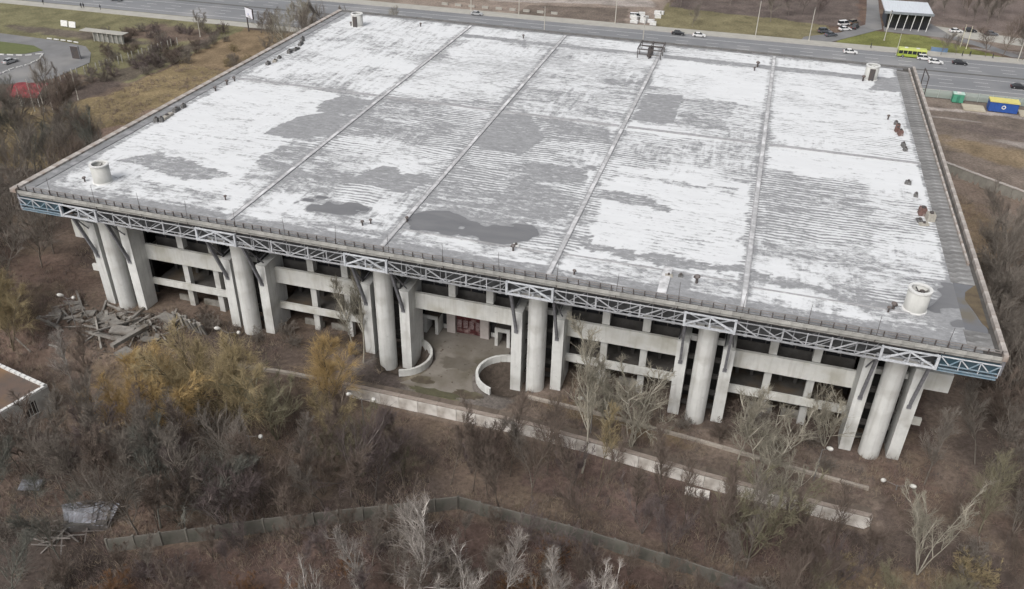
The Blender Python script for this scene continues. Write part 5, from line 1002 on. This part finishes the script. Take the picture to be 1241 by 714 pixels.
# poles along the avenue
def pole(x, y, H, label, r=.12, m_=None, lean=(0, 0), arm=False, nm='street_pole', cat='pole'):
    t = thing(nm, label, cat, (x, y, 0)); m_ = m_ or mat('pole_conc', (.52, .50, .45), (.42, .40, .36)); MB().tube((0, 0, 0), (lean[0], lean[1], H), r, r*.6, 8).obj('shaft', m_, t); MB().tube((0, 0, 0), (0, 0, .5), r*1.5, r*1.3, 8).obj('foot', m_, t)
    if arm: a_ = MB().tube((lean[0], lean[1], H-.2), (lean[0], lean[1]-2.2, H+.4), .06).obj('arm', m_, t); MB().box(lean[0]-.15, lean[0]+.15, lean[1]-2.9, lean[1]-2.1, H+.3, H+.45).obj('lamp_head', STEELD, a_)
for x, y, H, l in [(105.1, 209.2, 12.5, 'tall pale pole on the far pavement above the fifth roof seam'), (122.6, 211.8, 11, 'pale pole by the mouth of the side road'), (147.2, 221.5, 10, 'pale pole on the lawn in front of the pavilion'), (149.7, 204.6, 7, 'pale pole at the kerb left of the bus'), (186.7, 211, 11, 'pale pole at the upper right edge'), (22, 208.4, 11, 'pale pole on the far pavement left of the gantry'), (57, 209, 11, 'pale pole on the far pavement above the gantry'), (70.5, 185.3, 10, 'pale pole on the median strip'),
                   (37.5, 185, 10, 'pale pole on the median left of centre'), (4, 208, 10, 'pale pole past the far left shaft')]: pole(x, y, H, l, .17 if H > 8 else .12, arm=H > 9)
for k, (x, y) in enumerate([(171.2, 222.2), (172.8, 220.6)]): pole(x, y, 7.5, ['left one of two cream flagpoles on the lawn at the upper right', 'right one of two cream flagpoles on the lawn at the upper right'][k], .12, mat('cream_pole', (.72, .68, .52)), nm='flagpole', cat='flagpole')
for k, (x, y) in enumerate([(-65.6, 76.5), (-66.4, 74.6), (-69.2, 74.2), (-64.6, 84.8), (-71.4, 72.6), (-63.6, 78.6)]): pole(x, y, 8.5 if k < 4 else 7, ['second pole from the right before the red canopy', 'tall pale pole in the middle before the red canopy', 'pale pole left of the tall ones before the red canopy', 'pale pole standing apart right of the red canopy', 'shortest pale pole at the left before the red canopy', 'rightmost of the close poles before the red canopy'][k], .13, MATS['pole_conc'])
pole(-68.0, 146.2, 6, 'pale post on the grass corner beside the poplar', .14)
# pedestrians (tiny): one continuous skinned body each
def person_mesh():
    me = bpy.data.meshes.new('person'); V = [(0, 0, .95), (0, 0, 1.2), (0, 0, 1.45), (0, .02, 1.56), (0, .03, 1.70), (.11, 0, .88), (.13, .1, .48), (.13, .02, .06), (.13, .14, .03), (-.11, 0, .88), (-.13, -.08, .48), (-.13, -.2, .08), (-.13, -.1, .04), (.2, 0, 1.42), (.27, -.03, 1.15), (.27, .06, .88), (-.2, 0, 1.42), (-.27, .03, 1.15), (-.26, .1, .9)]
    E_ = [(0, 1), (1, 2), (2, 3), (3, 4), (0, 5), (5, 6), (6, 7), (7, 8), (0, 9), (9, 10), (10, 11), (11, 12), (2, 13), (13, 14), (14, 15), (2, 16), (16, 17), (17, 18)]
    me.from_pydata(V, E_, []); o = bpy.data.objects.new('tmp', me); COL.objects.link(o); m_ = o.modifiers.new('s', 'SKIN'); rad = [.17, .17, .16, .06, .11, .12, .08, .055, .04, .12, .08, .055, .04, .08, .06, .04, .08, .06, .04]
    for i, r in enumerate(rad): me.skin_vertices[0].data[i].radius = (r, r*.8); me.skin_vertices[0].data[i].use_root = i == 0
    s_ = o.modifiers.new('u', 'SUBSURF'); s_.levels = 1; dg = bpy.context.evaluated_depsgraph_get(); out = bpy.data.meshes.new_from_object(o.evaluated_get(dg)); bpy.data.objects.remove(o); return out
pmesh = person_mesh(); pmesh.materials.clear(); pmesh.materials.append(mat('dark_clothes', (.05, .05, .06), (.035, .035, .04)))
hair = MB().lathe([(.10, 1.66), (.115, 1.74), (.07, 1.82), (.0, 1.84)], 8, (0, .02)).mesh('hair', STEELD)
for x, y, z, rz, l in [(-142.5, 161.5, .16, 1, 'person in dark clothes walking leftmost on the near pavement at top left'), (-127, 162.3, .16, 1.2, 'first of two people in dark clothes on the top left pavement'), (-126.2, 162.6, .16, 1.2, 'second of two people walking side by side at top left'), (-119.2, 162.6, .16, -1.4, 'person in dark clothes walking rightmost at top left'),
                    (170.2, 210.6, .18, 1.5, 'person in dark clothes on the far pavement right of the bus'), (172.6, 211.4, .18, -1.2, 'person in dark clothes further right on the far pavement'), (179.4, 211.6, .18, 1.6, 'person in dark clothes near the dark trees at the upper right'), (142.2, 209.6, .18, 1.5, 'person in dark clothes on the pavement left of the bus')]:
    o = link('person', pmesh); o.location = (x, y, z); o.rotation_euler = (0, 0, rz); tag(o, l, 'person'); link('hair', hair, o)
# billboard
t = thing('billboard', 'white roadside billboard on a dark post at the top left', 'billboard', (-56.9, 157.4, 0), -.5); t.scale = (.8, 1, .95)
MB().tube((0, 0, 0), (0, 0, 7.4), .22, .2, 10).obj('post', STEELD, t); MB().box(-.3, 5.2, -.2, .2, 4.9, 8.4).obj('frame', STEELD, t); MB().box(-.15, 5.05, -.26, -.2, 5.05, 8.25).obj('panel', mat('poster_white', (.72, .73, .78), (.66, .66, .72), .6), t)
MB().box(1.6, 2.4, -.275, -.262, 6.0, 6.5).obj('print_mark', mat('poster_blue', (.35, .38, .6)), t)
# bus shelter like roof and colonnade at the far left
t = thing('roofed_shelter', 'long shelter with thin white roof edge near the loop road', 'shelter')
MB().prism([(-101, 130.4), (-85, 130.4), (-85, 133.6), (-101, 133.6)], 2.95, 3.12).obj('roof', PAVE, t); MB().prism([(-96.5, 131.2), (-85.5, 131.2), (-85.5, 131.4), (-96.5, 131.4)], 0, 2.9).obj('wall', mat('shelter_wall', (.28, .28, .26), (.20, .20, .19), 1), t)
for k in range(7): MB().box(-96.4+k*1.75, -96.15+k*1.75, 130.7, 130.85, 0, 2.9).obj('post', PAVE, t)
for k, (x, y) in enumerate([(-116, 140.5), (-112.6, 140.2)]):
    o = MB().box(-1.3, 1.3, -.1, .1, 0.3, 2.2).obj('sign_board', WHITEP); o.location = (x, y, 0); o.rotation_euler = (-.3, 0, 0); tag(o, ['left one of two white boards beside the loop road', 'right one of two white boards beside the loop road'][k], 'board')
o = MB().box(-1.5, 1.5, -.2, .2, 0, 4.0).obj('metal_gate', STEELG); MB().box(-1.3, 1.3, -.28, -.2, .2, 3.8).obj('gate_leaf', STEELD, o); o.location = (-89, 113.8, 0); tag(o, 'dark upright metal board beside the loop road', 'metal board')
# thin white posts lining the dark thicket
wp = MB().box(-.10, .10, -.10, .10, 0, 2.4).mesh('white_post', PAVE)
for k in range(26):
    f = k/25; o = link('white_post', wp); o.location = (-82+12*f**.8+(.6 if k % 2 else 0), 90+46*f, 0); tag(o, 'thin whitish post in the row along the dark thicket', 'post', 'whitish posts along the thicket')
# red canopy
t = thing('red_canopy', 'red fabric canopy on posts at the left edge', 'canopy', (-75.5, 80.5, 0), .25)
cmh = mat('red_fabric', (.30, .06, .07), (.21, .045, .05), .6, .8, vary=0)
b_ = MB(); nx = 12
pts = [(-4.6+9.2*i/nx, yy, 3.1+zz+.18*sin(i*1.57)) for yy, zz in ((-5, 0), (-2.5, .75), (0, 1.15), (2.5, .75), (5, 0)) for i in range(nx+1)]
b_.add(pts+[(x, y, z-.06) for x, y, z in pts], [(r*(nx+1)+i, r*(nx+1)+i+1, (r+1)*(nx+1)+i+1, (r+1)*(nx+1)+i) for r in range(4) for i in range(nx)]+[(65+r*(nx+1)+i, 65+(r+1)*(nx+1)+i, 65+(r+1)*(nx+1)+i+1, 65+r*(nx+1)+i+1) for r in range(4) for i in range(nx)]); b_.obj('fabric', cmh, t)
for s1 in (-4.4, 0, 4.4):
    for s2 in (-4.8, 4.8): MB().tube((s1, s2, 0), (s1, s2, 3.15), .09).obj('post', WHITEP, t)
MB().box(-4.7, 4.7, -5.06, -5.0, 2.7, 3.15).obj('valance', cmh, t)
MB().tube((4, -10.5, .3), (8.5, -9.3, .35), .13).obj('fallen_pole', mat('yellow_pole', (.42, .36, .2))).location = (-72, 72.5, 0); tag(bpy.data.objects['fallen_pole'], 'yellowish pole lying on the ground in front of the flagpoles', 'pole')
# ------------------------------------------------------------------ right side: green fence, container, kiosk
t = thing('mesh_fence', 'pale green see-through fence along the near side of the avenue', 'fence')
gm = bpy.data.materials.new('green_mesh'); gm.use_nodes = True; gb = gm.node_tree.nodes['Principled BSDF']; gb.inputs['Base Color'].default_value = (.36, .43, .40, 1); gb.inputs['Alpha'].default_value = .45; gb.inputs['Roughness'].default_value = .6
pnl = MB().box(-1.72, 1.72, -.03, .03, .1, 2.3).mesh('fence_panel', gm); pst = MB().box(-.07, .07, -.07, .07, 0, 2.5).mesh('fence_post', mat('fence_grey', (.33, .37, .35)))
for k in range(28):
    x = 142+k*3.5; o = link('fence_panel', pnl, t); o.location = (x, ry(x, 160.8)-.4, .2); o.rotation_euler = (0, 0, RS); o = link('fence_post', pst, t); o.location = (x-1.75, ry(x-1.75, 160.8)-.4, .2)
t = thing('green_container', 'small green hut with white cap in front of the see-through fence', 'hut', (162.7, 163.6, .2)); MB().box(-1.4, 1.4, -1, 1, 0, 2.3).obj('wall', mat('hut_green', (.09, .33, .22), (.07, .26, .17), 1), t); MB().box(-1.5, 1.5, -1.1, 1.1, 2.3, 2.5).obj('roof', mat('hut_roof', (.45, .62, .55)), t); MB().box(-.4, .4, -1.06, -1.0, .1, 1.9).obj('door', mat('hut_door', (.06, .22, .15)), t); MB().box(-.5, .5, -.5, .5, 2.5, 2.7).obj('roof_cap', WHITEP, t)
t = thing('blue_kiosk', 'blue kiosk with yellow roof and white emblem by the bare field', 'kiosk', (173.6, 160.0, .2), -.03)
BLm = mat('kiosk_blue', (.035, .10, .36), (.03, .08, .28), 1.2, .5); MB().box(-3.6, 3.6, -1.6, 1.6, 0, 2.6).obj('wall', BLm, t); MB().box(-3.7, 3.7, -1.75, 1.75, 2.6, 2.95).obj('roof', mat('kiosk_yellow', (.62, .56, .20), (.55, .49, .17), 1), t)
for k in range(8): MB().box(-3.5+k, -3.42+k, -1.66, -1.6, .1, 2.5).obj('rib', BLm, t)
em_ = MB()
for k in range(12):
    a0 = 2*pi*k/12; a1 = 2*pi*(k+1)/12; em_.add([(.55*cos(a0), -1.70, 1.4+.55*sin(a0)), (.55*cos(a1), -1.70, 1.4+.55*sin(a1)), (.3*cos(a1), -1.70, 1.4+.3*sin(a1)), (.3*cos(a0), -1.70, 1.4+.3*sin(a0)), (.55*cos(a0), -1.66, 1.4+.55*sin(a0)), (.55*cos(a1), -1.66, 1.4+.55*sin(a1)), (.3*cos(a1), -1.66, 1.4+.3*sin(a1)), (.3*cos(a0), -1.66, 1.4+.3*sin(a0))], [(0, 1, 2, 3), (0, 4, 5, 1), (3, 2, 6, 7)])
em_.obj('emblem', WHITEP, t)
for k, (x, l) in enumerate([(166.4, 'sandy concrete slab left of the blue kiosk'), (180.6, 'sandy concrete slab right of the blue kiosk')]):
    o = MB().box(-2.8, 2.8, -2.4, 2.4, 0, .35).obj('ground_slab', mat('sand_slab', (.46, .42, .33), (.38, .34, .27), .6)); o.location = (x, 159.3, .1); tag(o, l, 'slab')
o = MB().lathe([(1.6, 0), (1.7, .45), (1.45, .5), (1.3, .1)], 20).obj('concrete_ring', CDARK, smooth=False); o.location = (177.5, 131.2, 0); tag(o, 'dark round well ring in the bare field at the right', 'well ring')
o = MB().lathe([(.7, 0), (.7, .6), (.5, .6), (.4, .1)], 14).obj('tyre_stump', STEELD); o.location = (172.0, 113.2, gh(172, 113.2)); tag(o, 'small dark ring above the field wall', 'tyre')
# stalls / boxes behind the hall
R_ = random.Random(4)
for k in range(14):
    x = R_.uniform(61, 71); y = R_.uniform(211, 231); o = MB().box(-1.1, 1.1, -.7, .7, 0, R_.uniform(.6, 1.6)).obj('white_crate', WHITEP); MB().box(-1.15, 1.15, -.75, .75, -.02, .12).obj('crate_foot', STEELG, o); o.location = (x, y, .0); o.rotation_euler = (0, 0, R_.uniform(-.3, .3)); tag(o, 'white crate in the storage yard behind the hall', 'crate', 'white crates behind the hall')
for k in range(9):
    o = MB().box(-1.2, 1.2, -.25, .25, 0, .8).obj('concrete_barrier', PAVE); MB().box(-1.2, 1.2, -.4, .4, 0, .25).obj('barrier_foot', PAVE, o); o.location = (-8+k*5.2, 213+k*.2, 0); tag(o, 'pale concrete barrier in the row beyond the far pavement', 'barrier', 'barriers beyond the far pavement')
o = MB().box(-2.6, 2.6, -.1, .1, 0, 1.4).obj('blue_board', mat('blue_board', (.16, .24, .36))); MB().box(-2.6, -2.4, -.14, .14, 0, 1.6).obj('board_post', STEELG, o); o.location = (163.5, 213.4, .1); tag(o, 'long blue board on the lawn just right of the bus', 'board')

def ragged(name, cx, cy, rx, ry_, z, m_, sd):
    R2 = random.Random(sd); pts = []
    for k in range(26):
        a = 2*pi*k/26; q = R2.uniform(.75, 1.2); pts.append((cx+rx*q*cos(a), cy+ry_*q*sin(a)))
    return sheet(name, pts, z, m_)
MUD = mat('wet_mud', (.115, .095, .07), (.075, .062, .048), .8, .5, c3=(.14, .13, .09), s3=.5); WET = mat('wet_paving', (.165, .15, .128), (.135, .12, .10), .5, .3)
for a in [('mud_patch', 70.2, 6.6, 2.9, 1.7, .075, WET, 1), ('mud_patch', 66.6, 1.0, 1.7, 1.0, .078, MUD, 2), ('mud_patch', 69.6, -1.2, 4.2, .8, .072, mat('moss', (.105, .10, .06), (.08, .075, .05), 1), 3), ('mud_patch', 74.2, -.2, 2.4, .9, .079, MUD, 5)]: ragged(*a)
sheet('earth_path', [(86.5, -13.2), (100, -14.4), (114, -17.2), (127, -15.4), (140, -17.5), (140, -14.5), (127, -12.6), (114, -14.4), (100, -11.8), (87, -11.0)][::-1], -2.12, mat('bare_earth', (.15, .125, .105), (.11, .092, .08), .5, .9)) if False else None
